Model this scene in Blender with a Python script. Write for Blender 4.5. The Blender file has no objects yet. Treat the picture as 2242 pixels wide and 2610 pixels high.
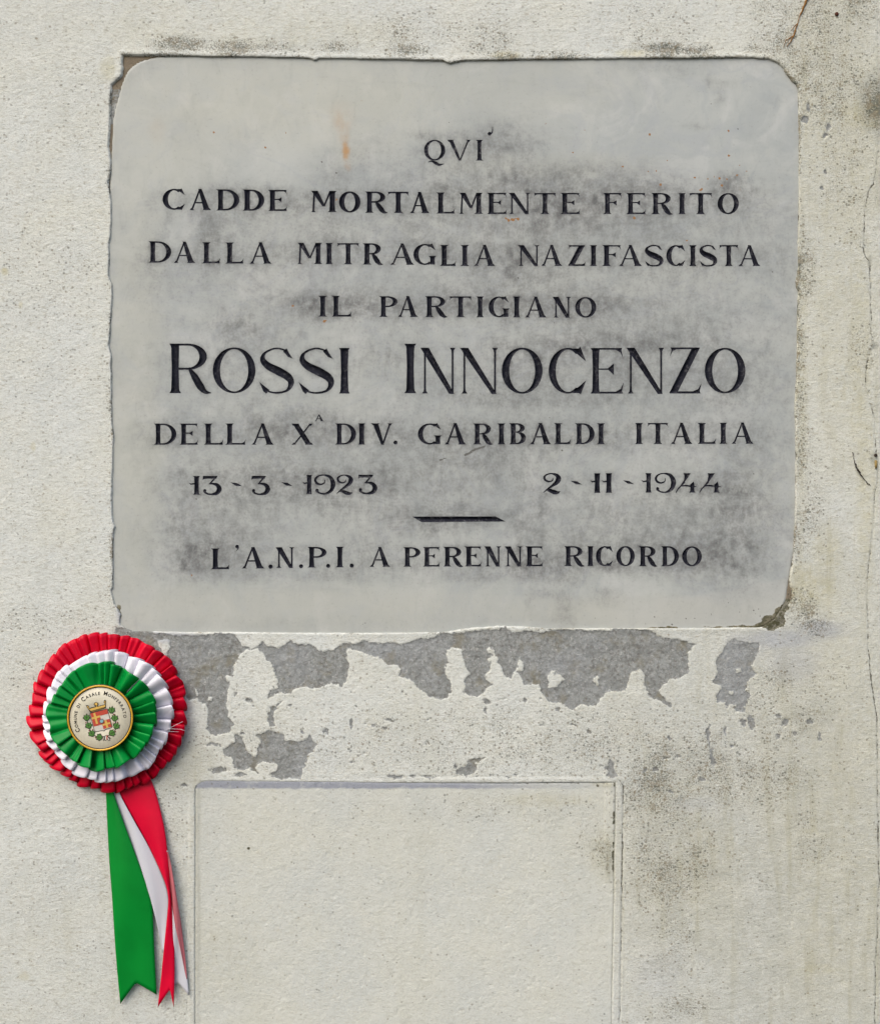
import bpy, math, random
import numpy as np
from mathutils import Vector
from mathutils.geometry import delaunay_2d_cdt

# ------------------------------------------------------------------ camera, sky, sun
S = 0.0004                      # metres per photo pixel on the wall plane
D = 1.25                        # camera distance from the wall (m)
CX, CY = 1121.0, 1305.0
scene = bpy.context.scene
cam_d = bpy.data.cameras.new("camera"); cam = bpy.data.objects.new("camera", cam_d)
scene.collection.objects.link(cam); scene.camera = cam
cam.location = (0, -D, 0); cam.rotation_euler = (math.pi/2, 0, 0)
cam_d.sensor_fit = 'HORIZONTAL'; cam_d.sensor_width = 36.0
cam_d.lens = 36.0*D/(2242*S); cam_d.clip_start = 0.01; cam_d.clip_end = 100
world = bpy.data.worlds.new("World"); scene.world = world; world.use_nodes = True
wn = world.node_tree
sky = wn.nodes.new('ShaderNodeTexSky'); sky.sky_type = 'NISHITA'; sky.sun_disc = False
SUN = Vector((-0.42, -0.62, 0.78)).normalized()
sky.sun_elevation = math.asin(SUN.z); sky.sun_rotation = math.atan2(SUN.x, SUN.y)
sky.air_density = 1.0; sky.dust_density = 4.0; sky.ozone_density = 0.6
wn.links.new(sky.outputs[0], wn.nodes['Background'].inputs[0])
wn.nodes['Background'].inputs[1].default_value = 0.135
sl = bpy.data.lights.new("sun", 'SUN'); sl.energy = 0.90; sl.angle = math.radians(60); sl.color = (1.0, 0.975, 0.95)
so = bpy.data.objects.new("sun", sl); scene.collection.objects.link(so)
so.rotation_euler = SUN.to_track_quat('Z', 'Y').to_euler(); so.location = SUN*3
scene.view_settings.view_transform = 'Standard'; scene.view_settings.look = 'None'
scene.view_settings.exposure = 0.60; scene.view_settings.gamma = 1.0
COL = scene.collection
rng = np.random.RandomState(7); random.seed(7)

# ------------------------------------------------------------------ helpers
def P(px, py, y=0.0):
    k = (D + y)/D*S
    return ((px-CX)*k, y, (CY-py)*k)
def PA(px, py, y):
    k = (D + y)/D*S
    return np.stack([(px-CX)*k, y + 0*px, (CY-py)*k], -1)
def Z(o, s, pts):               # zoomed-crop coordinates -> photo px
    return [(o[0]+a/s, o[1]+b/s) for a, b in pts]
_lat = {}
def vnoise(x, y, sx, sy, seed):
    if seed not in _lat: _lat[seed] = np.random.RandomState(seed).rand(256, 256).astype(np.float32)
    L = _lat[seed]
    u = np.asarray(x)/sx + 77.3; v = np.asarray(y)/sy + 51.7
    iu = np.floor(u).astype(int); iv = np.floor(v).astype(int)
    fu = (u-iu); fv = (v-iv); fu = fu*fu*(3-2*fu); fv = fv*fv*(3-2*fv)
    a = L[iu & 255, iv & 255]; b = L[(iu+1) & 255, iv & 255]; c = L[iu & 255, (iv+1) & 255]; d = L[(iu+1) & 255, (iv+1) & 255]
    return ((a*(1-fu)+b*fu)*(1-fv) + (c*(1-fu)+d*fu)*fv)*2-1
def fbm(x, y, s, seed, o=4, ax=1.0):
    r = 0; a = 1; t = 0
    for k in range(o):
        r = r + a*vnoise(x, y, s*ax/2**k, s/2**k, seed+k*13); t += a; a *= .55
    return r/t
def sstep(e0, e1, x):
    t = np.clip((x-e0)/(e1-e0), 0, 1); return t*t*(3-2*t)
def seg_dist(x, y, pts, closed=False):
    d = np.full(np.shape(x), 1e9, np.float32)
    n = len(pts)
    for i in range(n if closed else n-1):
        (ax, ay), (bx, by) = pts[i], pts[(i+1) % n]
        vx, vy = bx-ax, by-ay; L = vx*vx+vy*vy+1e-9
        t = np.clip(((x-ax)*vx+(y-ay)*vy)/L, 0, 1)
        d = np.minimum(d, np.hypot(x-ax-t*vx, y-ay-t*vy))
    return d
def inside(x, y, pts):
    r = np.zeros(np.shape(x), bool); n = len(pts)
    for i in range(n):
        (ax, ay), (bx, by) = pts[i], pts[(i+1) % n]
        if ay == by: continue
        c = ((ay > y) != (by > y)) & (x < (bx-ax)*(y-ay)/(by-ay)+ax)
        r ^= c
    return r
def sdf(x, y, pts):             # negative inside
    d = seg_dist(x, y, pts, True)
    return np.where(inside(x, y, pts), -d, d)
def sdf_local(x, y, pts, pad=60):   # only near its bounding box
    xs = [p[0] for p in pts]; ys = [p[1] for p in pts]
    out = np.full(x.shape, float(pad), np.float32)
    m = (x > min(xs)-pad) & (x < max(xs)+pad) & (y > min(ys)-pad) & (y < max(ys)+pad)
    out[m] = np.minimum(sdf(x[m], y[m], pts), pad)
    return out
def line_local(x, y, pts, pad=14):
    xs = [p[0] for p in pts]; ys = [p[1] for p in pts]
    out = np.full(x.shape, float(pad), np.float32)
    m = (x > min(xs)-pad) & (x < max(xs)+pad) & (y > min(ys)-pad) & (y < max(ys)+pad)
    out[m] = np.minimum(seg_dist(x[m], y[m], pts), pad)
    return out
def blobs(x, y, L):
    r = np.zeros(np.shape(x), np.float32)
    for cx, cy, rx, ry, a in L:
        e = ((x-cx)/rx)**2 + ((y-cy)/ry)**2
        r = np.maximum(r, a*np.exp(-e*e*0.7))
    return r
def make_mesh(name, co, faces, mat, parent=None, smooth=True, attrs=None):
    """co (n,3); faces: (m,k) int array or list of lists"""
    me = bpy.data.meshes.new(name)
    if isinstance(faces, np.ndarray):
        m, k = faces.shape
        me.vertices.add(len(co)); me.vertices.foreach_set('co', np.ascontiguousarray(co, np.float32).ravel())
        me.loops.add(m*k); me.loops.foreach_set('vertex_index', faces.astype(np.int32).ravel())
        me.polygons.add(m); me.polygons.foreach_set('loop_start', np.arange(0, m*k, k, dtype=np.int32))
        me.update(calc_edges=True)
    else:
        me.from_pydata([tuple(map(float, c)) for c in co], [], [list(map(int, f)) for f in faces]); me.update()
    if smooth: me.polygons.foreach_set('use_smooth', np.ones(len(me.polygons), bool))
    for an, arr in (attrs or {}).items():
        a = me.attributes.new(an, 'FLOAT_COLOR', 'POINT'); a.data.foreach_set('color', np.ascontiguousarray(arr, np.float32).ravel())
    if mat: me.materials.append(mat)
    o = bpy.data.objects.new(name, me); COL.objects.link(o)
    if parent: o.parent = parent
    return o
def tag(o, label, cat, group=None, kind=None):
    if label: o['label'] = label
    if cat: o['category'] = cat
    if group: o['group'] = group
    if kind: o['kind'] = kind
def empty(name, loc=(0, 0, 0)):
    o = bpy.data.objects.new(name, None); COL.objects.link(o); o.location = loc; o.empty_display_size = .02
    return o
def relocate(o, parent):        # children are modelled in world space; keep them there
    o.parent = parent; o.matrix_parent_inverse = parent.matrix_world.inverted()

# ------------------------------------------------------------------ node helpers
class NT:
    def __init__(s, name):
        s.m = bpy.data.materials.new(name); s.m.use_nodes = True; s.t = s.m.node_tree
        s.b = s.t.nodes['Principled BSDF']; s.L = s.t.links
        tc = s.t.nodes.new('ShaderNodeTexCoord'); s.oc = tc.outputs['Object']
    def put(s, inp, v):
        if hasattr(v, 'is_linked') or isinstance(v, bpy.types.NodeSocket): s.L.new(v, inp)
        else:
            if isinstance(v, tuple) and len(v) == 3 and len(inp.default_value) == 4: v = v+(1,)
            inp.default_value = v
    def math(s, op, a, b=None, c=None, clamp=False):
        n = s.t.nodes.new('ShaderNodeMath'); n.operation = op; n.use_clamp = clamp
        for i, v in enumerate((a, b, c)):
            if v is not None: s.put(n.inputs[i], v)
        return n.outputs[0]
    def mix(s, f, a, b, mode='MIX'):
        n = s.t.nodes.new('ShaderNodeMix'); n.data_type = 'RGBA'; n.blend_type = mode; n.clamp_factor = True
        s.put(n.inputs[0], f); s.put(n.inputs[6], a); s.put(n.inputs[7], b); return n.outputs[2]
    def step(s, e0, e1, v, a=0., b=1.):
        n = s.t.nodes.new('ShaderNodeMapRange'); n.interpolation_type = 'SMOOTHSTEP'
        s.put(n.inputs[0], v); n.inputs[1].default_value = e0; n.inputs[2].default_value = e1
        n.inputs[3].default_value = a; n.inputs[4].default_value = b; return n.outputs[0]
    def noise(s, scale, detail=3, rough=.55, stretch=None, dist=0.):
        v = s.oc
        if stretch:
            mp = s.t.nodes.new('ShaderNodeMapping'); mp.inputs['Scale'].default_value = stretch; s.L.new(v, mp.inputs[0]); v = mp.outputs[0]
        n = s.t.nodes.new('ShaderNodeTexNoise'); n.inputs['Scale'].default_value = scale; n.inputs['Detail'].default_value = detail
        n.inputs['Roughness'].default_value = rough; n.inputs['Distortion'].default_value = dist
        s.L.new(v, n.inputs['Vector']); return n.outputs['Fac']
    def voro(s, scale, stretch=None):
        v = s.oc
        if stretch:
            mp = s.t.nodes.new('ShaderNodeMapping'); mp.inputs['Scale'].default_value = stretch; s.L.new(v, mp.inputs[0]); v = mp.outputs[0]
        n = s.t.nodes.new('ShaderNodeTexVoronoi'); n.inputs['Scale'].default_value = scale; s.L.new(v, n.inputs['Vector'])
        sp = s.t.nodes.new('ShaderNodeSeparateColor'); s.L.new(n.outputs['Color'], sp.inputs[0])
        return n.outputs['Distance'], sp.outputs[0], sp.outputs[1]
    def attr(s, name):
        n = s.t.nodes.new('ShaderNodeAttribute'); n.attribute_name = name
        sp = s.t.nodes.new('ShaderNodeSeparateColor'); s.L.new(n.outputs['Color'], sp.inputs[0])
        return sp.outputs[0], sp.outputs[1], sp.outputs[2], n.outputs['Alpha']
    def bump(s, h, dist, strength=1., prev=None):
        n = s.t.nodes.new('ShaderNodeBump'); n.inputs['Distance'].default_value = dist; n.inputs['Strength'].default_value = strength
        s.L.new(h, n.inputs['Height'])
        if prev is not None: s.L.new(prev, n.inputs['Normal'])
        return n.outputs[0]
    def out(s, color, rough, normal=None, spec=.35):
        s.put(s.b.inputs['Base Color'], color); s.put(s.b.inputs['Roughness'], rough)
        s.put(s.b.inputs['Specular IOR Level'], spec)
        if normal is not None: s.L.new(normal, s.b.inputs['Normal'])
        return s.m

# ------------------------------------------------------------------ digitised outlines (photo pixels)
A1, A2 = (0, 0), 1780/700
OPEN = Z(A1, A2, [(795, 355), (1000, 357), (1200, 360), (1400, 368)]) + \
    [(640, 145), (700, 146), (786, 148), (793, 151), (800, 154), (808, 153), (814, 149), (900, 150), (1010, 151.5), (1100, 154), (1128, 155), (1140, 160), (1150, 161.5), (1165, 157), (1190, 154),
     (1340, 152), (1540, 150), (1618, 149), (1800, 148), (1918, 147), (1935, 150), (1958, 150), (1985, 160), (1999, 175), (2001, 186), (2012, 196), (2017, 207), (2030, 214), (2033, 226),
     (2035, 355), (2035, 480), (2034, 574), (2032, 615), (2034, 676), (2030, 700), (2027, 717), (2028, 730), (2033, 743), (2031, 801), (2030, 898), (2028, 970), (2024, 1043), (2027, 1102), (2027, 1172), (2026, 1256),
     (2025, 1326), (2022, 1382), (2020, 1438), (2014, 1462), (2012, 1480), (2015, 1494), (2019, 1500), (2019, 1528), (2009, 1534), (2006, 1544), (2009, 1552), (1998, 1560), (1995, 1572), (1999, 1584), (1996, 1594),
     (1985, 1597), (1970, 1606), (1958, 1606), (1955, 1600), (1900, 1599), (1840, 1600), (1700, 1601), (1560, 1601), (1400, 1601), (1330, 1597), (1270, 1595), (1200, 1600), (1130, 1611), (1000, 1612.5), (800, 1613), (600, 1611), (480, 1611), (400, 1609),
     (336, 1607), (318, 1600), (305, 1590), (308, 1566), (300, 1550), (291, 1538), (288, 1520), (284, 1506), (288, 1496), (289, 1450), (288, 1394), (290, 1352), (294, 1342), (288, 1329), (285, 1277), (287, 1220), (288, 1160), (291, 1110),
     (287, 1081), (285, 1023), (285, 960), (283, 930), (284, 907), (278, 881), (281, 850), (284, 800), (286.7, 763), (285, 722), (276.6, 702), (279, 655), (278, 618), (282, 603), (284, 560), (284, 511), (275, 464), (282, 440), (283, 417), (276, 374), (280, 307),
     (280, 271), (283, 214), (293, 206), (309, 193), (312.6, 173), (310, 157)]
SLAB = [(303, 236), (306, 222), (315, 197), (323, 181), (334, 169), (347, 159), (362, 152), (380, 147), (397, 143), (480, 141), (560, 140), (1000, 140), (1600, 140), (1930, 140), (1958, 144), (1975, 152), (1996, 172), (2016, 200), (2030, 214), (2042, 240),
        (2042, 500), (2042, 900), (2036, 1200), (2030, 1380), (2018, 1440), (2008, 1500), (2004, 1530), (1994, 1550), (1975, 1580), (1950, 1596), (1930, 1604), (1700, 1612), (1200, 1620), (600, 1622), (320, 1618),
        (284, 1600), (276, 1560), (271, 1400), (271, 1000), (270, 800), (272, 600), (277, 500), (282, 400), (286, 307), (293, 270)]
r4o, r4s = (400, 1560), 1780/600
r5o, r5s = (980, 1560), 1780/600
r6o, r6s = (1560, 1540), 1780/682
roo, ros = (40, 1580), 1780/480
MORTAR = [
 Z(r4o, r4s, [(-100, 170), (60, 176), (230, 172), (378, 176), (500, 165), (590, 182), (620, 235), (650, 262), (700, 275), (640, 300), (605, 370), (580, 400), (600, 440), (575, 488), (525, 488), (528, 512), (555, 540), (530, 650), (525, 690), (545, 740), (540, 800), (590, 860), (555, 875), (548, 920), (480, 935), (400, 925), (375, 880), (385, 780), (370, 700), (300, 660), (240, 660), (205, 590), (190, 560), (100, 500), (-100, 400)]),
 Z(roo, ros, [(930, 60), (960, 130), (1010, 175), (1130, 190), (1260, 240), (1400, 330), (1600, 250), (1560, 150), (1500, 140), (1300, 120), (1110, 100), (1000, 70)]),
 Z(r4o, r4s, [(700, 275), (740, 262), (760, 270), (790, 225), (840, 260), (930, 280), (1000, 215), (1080, 235), (1170, 235), (1220, 285), (1350, 290), (1370, 250), (1450, 240), (1560, 225), (1640, 240), (1740, 232)]) +
 Z(r5o, r5s, [(30, 232), (100, 245), (220, 212), (330, 205), (400, 180), (470, 160), (600, 150), (720, 135), (900, 122), (1000, 145), (1140, 150), (1300, 135), (1500, 140), (1700, 145)]) +
 Z(r6o, r6s, [(0, 165), (250, 175), (290, 215), (420, 240), (550, 258), (520, 300), (500, 350), (505, 420), (510, 470), (430, 500), (380, 500), (330, 545), (300, 580), (320, 610), (380, 640), (385, 650), (395, 690), (365, 690), (355, 655), (300, 635), (240, 620), (245, 575), (210, 540), (215, 470), (180, 440), (130, 460), (105, 540), (60, 580)]) +
 Z(r5o, r5s, [(1780, 600), (1690, 600), (1640, 640), (1610, 700), (1480, 705), (1420, 735), (1380, 710), (1330, 690), (1240, 680), (1190, 620), (1160, 550), (1060, 550), (1040, 500), (1000, 455), (1050, 435), (1055, 385), (1025, 345), (1005, 380), (1010, 430), (960, 490), (920, 495), (880, 405), (850, 385), (855, 340), (820, 325), (830, 300), (790, 270), (775, 290), (815, 320), (770, 375), (800, 380), (800, 440), (760, 480), (790, 530), (820, 545), (740, 620), (700, 650), (640, 625), (590, 595), (615, 550), (600, 530), (640, 470), (600, 390), (580, 265), (500, 265), (475, 300), (460, 430), (470, 500), (505, 540), (495, 620), (430, 660), (340, 650), (300, 600), (250, 570), (200, 530), (150, 500), (90, 490), (115, 440), (100, 400), (30, 400)]) +
 Z(r4o, r4s, [(1745, 400), (1700, 350), (1630, 340), (1550, 300), (1430, 270), (1430, 350), (1450, 400), (1440, 450), (1430, 520), (1400, 565), (1310, 550), (1200, 585), (1120, 565), (1010, 600), (960, 618), (935, 600), (840, 660), (842, 600), (915, 578), (905, 500), (880, 440), (885, 390), (830, 350), (790, 300), (750, 280)]),
 Z(r4o, r4s, [(840, 715), (900, 710), (955, 680), (940, 700), (885, 760), (890, 800), (895, 865), (860, 870), (840, 830), (845, 760)]),
 Z(r4o, r4s, [(500, 1030), (590, 990), (600, 930), (650, 935), (665, 1010), (690, 1080), (740, 1090), (760, 1030), (780, 990), (770, 945), (720, 930), (850, 905), (930, 915), (960, 930), (970, 970), (1050, 985), (1110, 970), (1155, 925), (1180, 975), (1215, 990), (1180, 1050), (1140, 1090), (1130, 1150), (1100, 1200), (1080, 1275), (900, 1260), (860, 1250), (900, 1200), (905, 1150), (850, 1130), (780, 1140), (760, 1170), (775, 1235), (700, 1180), (640, 1210), (580, 1170), (560, 1110), (500, 1080)]),
 Z(r5o, r5s, [(520, 1160), (545, 1190), (580, 1170), (600, 1180), (640, 1120), (740, 1105), (735, 1130), (690, 1150), (700, 1200), (620, 1245), (545, 1225)]),
 Z(r5o, r5s, [(1700, 1105), (1735, 1130), (1745, 1200), (1755, 1245), (1690, 1245), (1700, 1200), (1665, 1165), (1700, 1160)]),
 Z(r6o, r6s, [(770, 240), (830, 238), (970, 260), (975, 310), (950, 360), (920, 400), (940, 440), (970, 470), (900, 520), (895, 570), (925, 610), (890, 640), (885, 690), (895, 725), (830, 720), (800, 690), (760, 690), (760, 650), (700, 650), (690, 610), (730, 570), (720, 540), (670, 520), (690, 470), (705, 450), (690, 390), (740, 310)]),
 Z(r6o, r6s, [(622, 815), (655, 812), (650, 880), (658, 960), (690, 1060), (680, 1100), (660, 1060), (650, 960), (625, 880)]),
]
def ell(o, s, x, y, rx, ry): return (o[0]+x/s, o[1]+y/s, rx/s, ry/s)
SPOTS = [ell(r4o, r4s, *a) for a in [(690, 680, 24, 18), (425, 1010, 55, 12), (470, 1190, 70, 18), (620, 1235, 45, 12), (1272, 905, 22, 15), (1465, 840, 11, 34), (600, 625, 9, 12), (725, 715, 12, 9), (205, 1312, 24, 14), (650, 917, 14, 7), (1000, 700, 16, 7), (1580, 848, 7, 9), (1645, 850, 14, 8), (1525, 1062, 10, 8), (1575, 1070, 11, 13), (1475, 1135, 16, 9), (1760, 815, 10, 14), (1720, 878, 20, 6), (1510, 715, 10, 8), (1100, 910, 12, 10), (875, 578, 8, 5), (1450, 1055, 5, 9), (1740, 575, 9, 5)]] + \
 [ell(r5o, r5s, *a) for a in [(770, 680, 26, 18), (880, 655, 25, 6), (1060, 670, 13, 14), (1315, 740, 25, 12), (1185, 865, 16, 8), (1425, 858, 28, 6), (1550, 905, 15, 19), (1440, 1050, 9, 9), (40, 815, 26, 8), (320, 990, 10, 10), (535, 1168, 14, 20), (90, 1245, 55, 13), (330, 1250, 60, 8), (205, 1245, 20, 8), (990, 1230, 18, 9), (945, 1248, 14, 6), (140, 610, 7, 12), (325, 820, 9, 9), (1750, 900, 10, 7), (1705, 1045, 6, 14), (760, 740, 7, 22), (1175, 668, 9, 10), (1215, 710, 10, 7), (10, 880, 12, 10), (825, 1157, 6, 5), (500, 765, 5, 5)]] + \
 [ell(r6o, r6s, *a) for a in [(925, 780, 22, 45), (868, 788, 22, 20), (1100, 745, 20, 14), (1145, 790, 22, 22), (745, 845, 12, 20), (785, 952, 13, 12), (380, 888, 12, 22), (312, 942, 9, 8), (358, 1020, 26, 10), (218, 1105, 14, 14), (600, 1160, 22, 12), (385, 1250, 28, 10), (1375, 888, 9, 22), (1210, 865, 18, 16), (1320, 790, 20, 14), (1105, 885, 14, 14), (440, 1020, 16, 10), (280, 1105, 22, 16), (0, 1110, 20, 60)]] + \
 [(2103, 345, 5, 4), (2060, 272, 4, 10), (2053, 305, 9, 12), (2112, 320, 7, 9), (2105, 434, 3.5, 4), (1645, 112, 6, 4), (2093, 480, 2.5, 6), (1930, 118, 7, 4)]
ISLES = [Z(r5o, r5s, [(1265, 440), (1345, 485), (1355, 520), (1300, 560), (1240, 570), (1250, 530), (1232, 500)]), Z(r5o, r5s, [(1575, 500), (1612, 480), (1612, 550), (1600, 558), (1575, 530)]),
         Z(r6o, r6s, [(825, 430), (855, 415), (862, 445), (830, 452)]), Z(r6o, r6s, [(785, 585), (805, 590), (800, 612), (785, 610)]), Z(r6o, r6s, [(780, 680), (830, 675), (825, 692), (785, 695)]),
         Z(roo, ros, [(1355, 185), (1450, 175), (1455, 260), (1430, 330), (1395, 360), (1360, 260)]), Z(r4o, r4s, [(290, 570), (312, 580), (310, 640), (295, 640)]), Z(r4o, r4s, [(380, 670), (400, 645), (425, 655), (420, 680)])]
RC = [(2236, 390), (2232, 430), (2225, 470), (2212, 490), (2204, 540), (2202, 600), (2200, 640), (2206, 655), (2215, 665), (2217, 720), (2219, 780), (2221, 810), (2219, 850), (2231, 881), (2215, 898), (2207, 936), (2208, 994), (2222, 1040), (2229, 1077), (2232, 1138), (2237, 1194), (2236, 1230), (2229, 1256), (2226, 1329), (2218, 1390), (2212, 1452), (2209, 1536), (2213, 1605), (2211, 1643), (2223, 1755), (2234, 1827), (2236, 2038), (2240, 2251), (2231, 2474), (2229, 2700)]
brs = 1780/792; bro = (1450, 1940)
CRACKS = [(RC, 1.5, 1.0), (Z(bro, brs, [(1130, 740), (1200, 755), (1290, 770), (1370, 745)]), .9, .7), (Z(bro, brs, [(1290, 770), (1290, 850), (1282, 900), (1270, 950)]), 1.1, .8),
          (Z(bro, brs, [(720, 1420), (800, 1430), (880, 1428), (1000, 1405), (1120, 1388)]), .8, .6), (Z(bro, brs, [(1400, 1280), (1480, 1285), (1550, 1275), (1620, 1310), (1700, 1345)]), .8, .5),
          (Z(A1, A2, [(900, 10), (880, 60), (860, 110), (845, 185)]), .9, .5), (Z(A1, A2, [(690, 170), (720, 220), (800, 270)]), .9, .6), (Z(A1, A2, [(722, 270), (712, 340)]), .9, .5),
          (Z(r4o, r4s, [(1280, 580), (1270, 640), (1272, 700), (1260, 790), (1245, 850)]), .9, .7), ([(1869, 1600), (1869, 1618), (1864, 1630)], 1., .9), ([(480, 2000), (479, 2100), (478, 2300), (480, 2420), (478, 2620)], 1.0, .55),
          ([(1565, 1981), (1580, 1990), (1587, 2004), (1587, 2080), (1586, 2130), (1585, 2200), (1583, 2400), (1579, 2640)], 1.3, 1.0), ([(1590, 2075), (1592, 2085), (1598, 2098), (1600, 2108), (1594, 2118)], .8, .8),
          ([(2095, 1640), (2130, 1658), (2142, 1652)], .9, .7), ([(560, 2000), (470, 1981), (440, 1990)], .9, .0), ([(1085, 1982), (1180, 1984), (1260, 1979), (1330, 1981), (1500, 1979)], .9, .6), ([(800, 1982), (860, 1984), (930, 1982), (1000, 1984)], 1.0, .7), ([(2046, 0), (2040, 30), (2034, 62), (2026, 80)], .8, .6)]
PANEL = [(497.5, 2016), (499, 2006), (505, 1998), (515, 1993), (530, 1991), (760, 1993), (1000, 1996), (1120, 1997), (1300, 1997), (1568, 1995), (1567, 2100), (1566, 2160), (1564, 2300), (1560, 2500), (1556, 2900), (1550, 3600), (498, 3600), (497, 2900), (496.5, 2300)]
BEADX = lambda y: np.interp(y, [1990, 2160, 2300, 2500, 3600], [1568, 1566, 1564, 1560, 1550])

# ------------------------------------------------------------------ materials: wall
def wall_material(name, panel=False):
    n = NT(name)
    mor, mould, ochre, dirt_shade = n.attr('mask_a')
    blue, crack, spot, soft = n.attr('mask_b')
    f_lo = n.noise(14, 4, .6); f_mid = n.noise(70, 4, .6); f_hi = n.noise(430, 5, .68, (0.75, 1, 1)); f_vh = n.noise(900, 3, .6)
    ragged = n.math('MULTIPLY', n.math('SUBTRACT', n.noise(200, 6, .75), .5), 1.25)
    mm = n.step(.44, .56, n.math('ADD', mor, ragged))
    base = n.mix(n.step(.3, .7, f_lo), (.655, .658, .592), (.618, .636, .605))
    base = n.mix(n.math('MULTIPLY', n.step(.38, .72, f_mid), .55), base, (.695, .700, .655))
    base = n.mix(n.math('MULTIPLY', n.step(.50, .68, f_hi), .55 if not panel else .25), base, (.43, .43, .385))
    base = n.mix(n.math('MULTIPLY', n.step(.52, .66, n.noise(340, 4, .72, (.42, 1, 1.3))), .62 if not panel else .25), base, (.37, .345, .275))
    base = n.mix(n.math('MULTIPLY', n.math('MULTIPLY', n.step(.50, .70, n.noise(160, 4, .7)), n.step(.45, .7, n.noise(25, 3))), .28), base, (.52, .46, .33))
    grit = n.math('MULTIPLY', n.step(.50, .62, n.noise(640, 4, .75)), n.math('ADD', .14 if not panel else .08, n.math('MULTIPLY', n.math('ADD', mould, n.math('MULTIPLY', dirt_shade, .8)), .75), clamp=True))
    base = n.mix(grit, base, (.33, .325, .275))
    stain = n.math('MULTIPLY', n.step(.50, .74, n.noise(6, 5, .65, (1.8, 1, .5), .8)), .22)
    base = n.mix(stain, base, (.50, .50, .42))
    vs = n.math('MULTIPLY', n.step(.50, .68, n.noise(55, 5, .65, (1.5, 1, .14), .4)), n.math('MULTIPLY', n.math('ADD', ochre, dirt_shade), .75, clamp=True))
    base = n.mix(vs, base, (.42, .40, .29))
    # ochre tint
    base = n.mix(n.math('MULTIPLY', ochre, n.step(.32, .68, n.noise(120, 5, .7), .35, 1.)), base, (.50, .465, .30))
    base = n.mix(n.math('MULTIPLY', n.step(.56, .70, n.noise(200, 5, .75)), n.math('MULTIPLY', mould, .42, clamp=True)), base, (.36, .35, .28))
    base = n.mix(n.math('MULTIPLY', dirt_shade, n.step(.30, .65, n.noise(48, 5, .7), .4, 1.)), base, (.345, .345, .295))
    # blue-grey patches of old paint
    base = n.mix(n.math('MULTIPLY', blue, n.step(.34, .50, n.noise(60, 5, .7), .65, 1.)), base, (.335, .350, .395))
    # mortar
    g = n.mix(n.step(.35, .65, n.noise(60, 5, .7)), (.235, .243, .230), (.305, .314, .300))
    g = n.mix(n.step(.45, .66, n.noise(260, 5, .7)), g, (.175, .172, .160))
    g = n.mix(n.math('MULTIPLY', n.step(.54, .68, n.noise(480, 4, .7)), .8), g, (.42, .415, .40))
    g = n.mix(n.math('MULTIPLY', n.step(.52, .68, n.noise(35, 4, .7)), .65), g, (.195, .175, .12))
    g = n.mix(n.math('MULTIPLY', n.step(.585, .64, n.noise(95, 7, .8)), .75), g, (.47, .47, .44))
    g = n.mix(n.math('MULTIPLY', n.step(.45, .7, n.noise(12, 4, .6)), .4), g, (.36, .375, .39))
    g = n.mix(n.step(.2, .6, soft), g, (.215, .175, .125))
    base = n.mix(mm, base, g)
    # mould specks: two sizes, denser where the mould mask is strong
    d1, c1, c2 = n.voro(430, (1, 1, 1.15))
    r1 = n.math('MULTIPLY', n.math('ADD', c2, .25), .30)
    clus = n.math('SUBTRACT', n.noise(75, 4, .7), .5)
    mc = n.math('ADD', n.math('MULTIPLY', mould, .95), n.math('MULTIPLY', clus, 1.0))
    r1 = n.math('MULTIPLY', n.math('POWER', c2, 3.0), .55); r1 = n.math('ADD', r1, .10)
    d1w = n.math('ADD', d1, n.math('MULTIPLY', n.math('SUBTRACT', n.noise(900, 2), .5), .35))
    sp1 = n.math('MULTIPLY', n.step(-.05, .03, n.math('SUBTRACT', r1, d1w)), n.step(-.02, .06, n.math('SUBTRACT', n.math('ADD', mc, .02), c1)))
    sp2 = n.step(.655, .710, n.math('ADD', n.noise(560, 4, .75, (1, 1, 1.1)), n.math('MULTIPLY', mc, .27)))
    specks = n.math('MAXIMUM', sp1, n.math('MULTIPLY', sp2, .8))
    base = n.mix(n.math('MULTIPLY', specks, n.math('ADD', .38, n.math('MULTIPLY', mould, .48), clamp=True)), base, n.mix(n.step(.46, .56, n.noise(150, 3, .6)), (.060, .065, .048), (.16, .125, .070)))
    # painted-in large spots (chips), cracks and the opening's painted edge shadow
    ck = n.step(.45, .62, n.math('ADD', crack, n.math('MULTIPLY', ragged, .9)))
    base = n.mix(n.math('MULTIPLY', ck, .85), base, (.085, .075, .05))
    base = n.mix(n.step(.45, .58, n.math('ADD', spot, ragged)), base, n.mix(n.step(.42, .6, n.noise(220, 5, .75)), (.075, .072, .040), (.20, .19, .15)))
    # relief
    h = n.math('ADD', n.math('MULTIPLY', f_hi, .55), n.math('MULTIPLY', f_vh, .45))
    pit = n.step(.36, .30, f_hi)
    h = n.math('SUBTRACT', h, n.math('MULTIPLY', ck, .3))
    h = n.math('SUBTRACT', h, n.math('MULTIPLY', specks, .05))
    nb = n.bump(h, .0014 if not panel else .0008, .9)
    nb = n.bump(n.math('SUBTRACT', 1., mm), .0004, .5, nb)
    base = n.mix(1.0, base, (.865, .885, .875) if panel else (.975, 1.0, 1.005), 'MULTIPLY')
    return n.out(base, .93, nb, .15)
M_WALL = wall_material('lime_plaster'); M_PANEL = wall_material('smooth_render', True)

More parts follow.
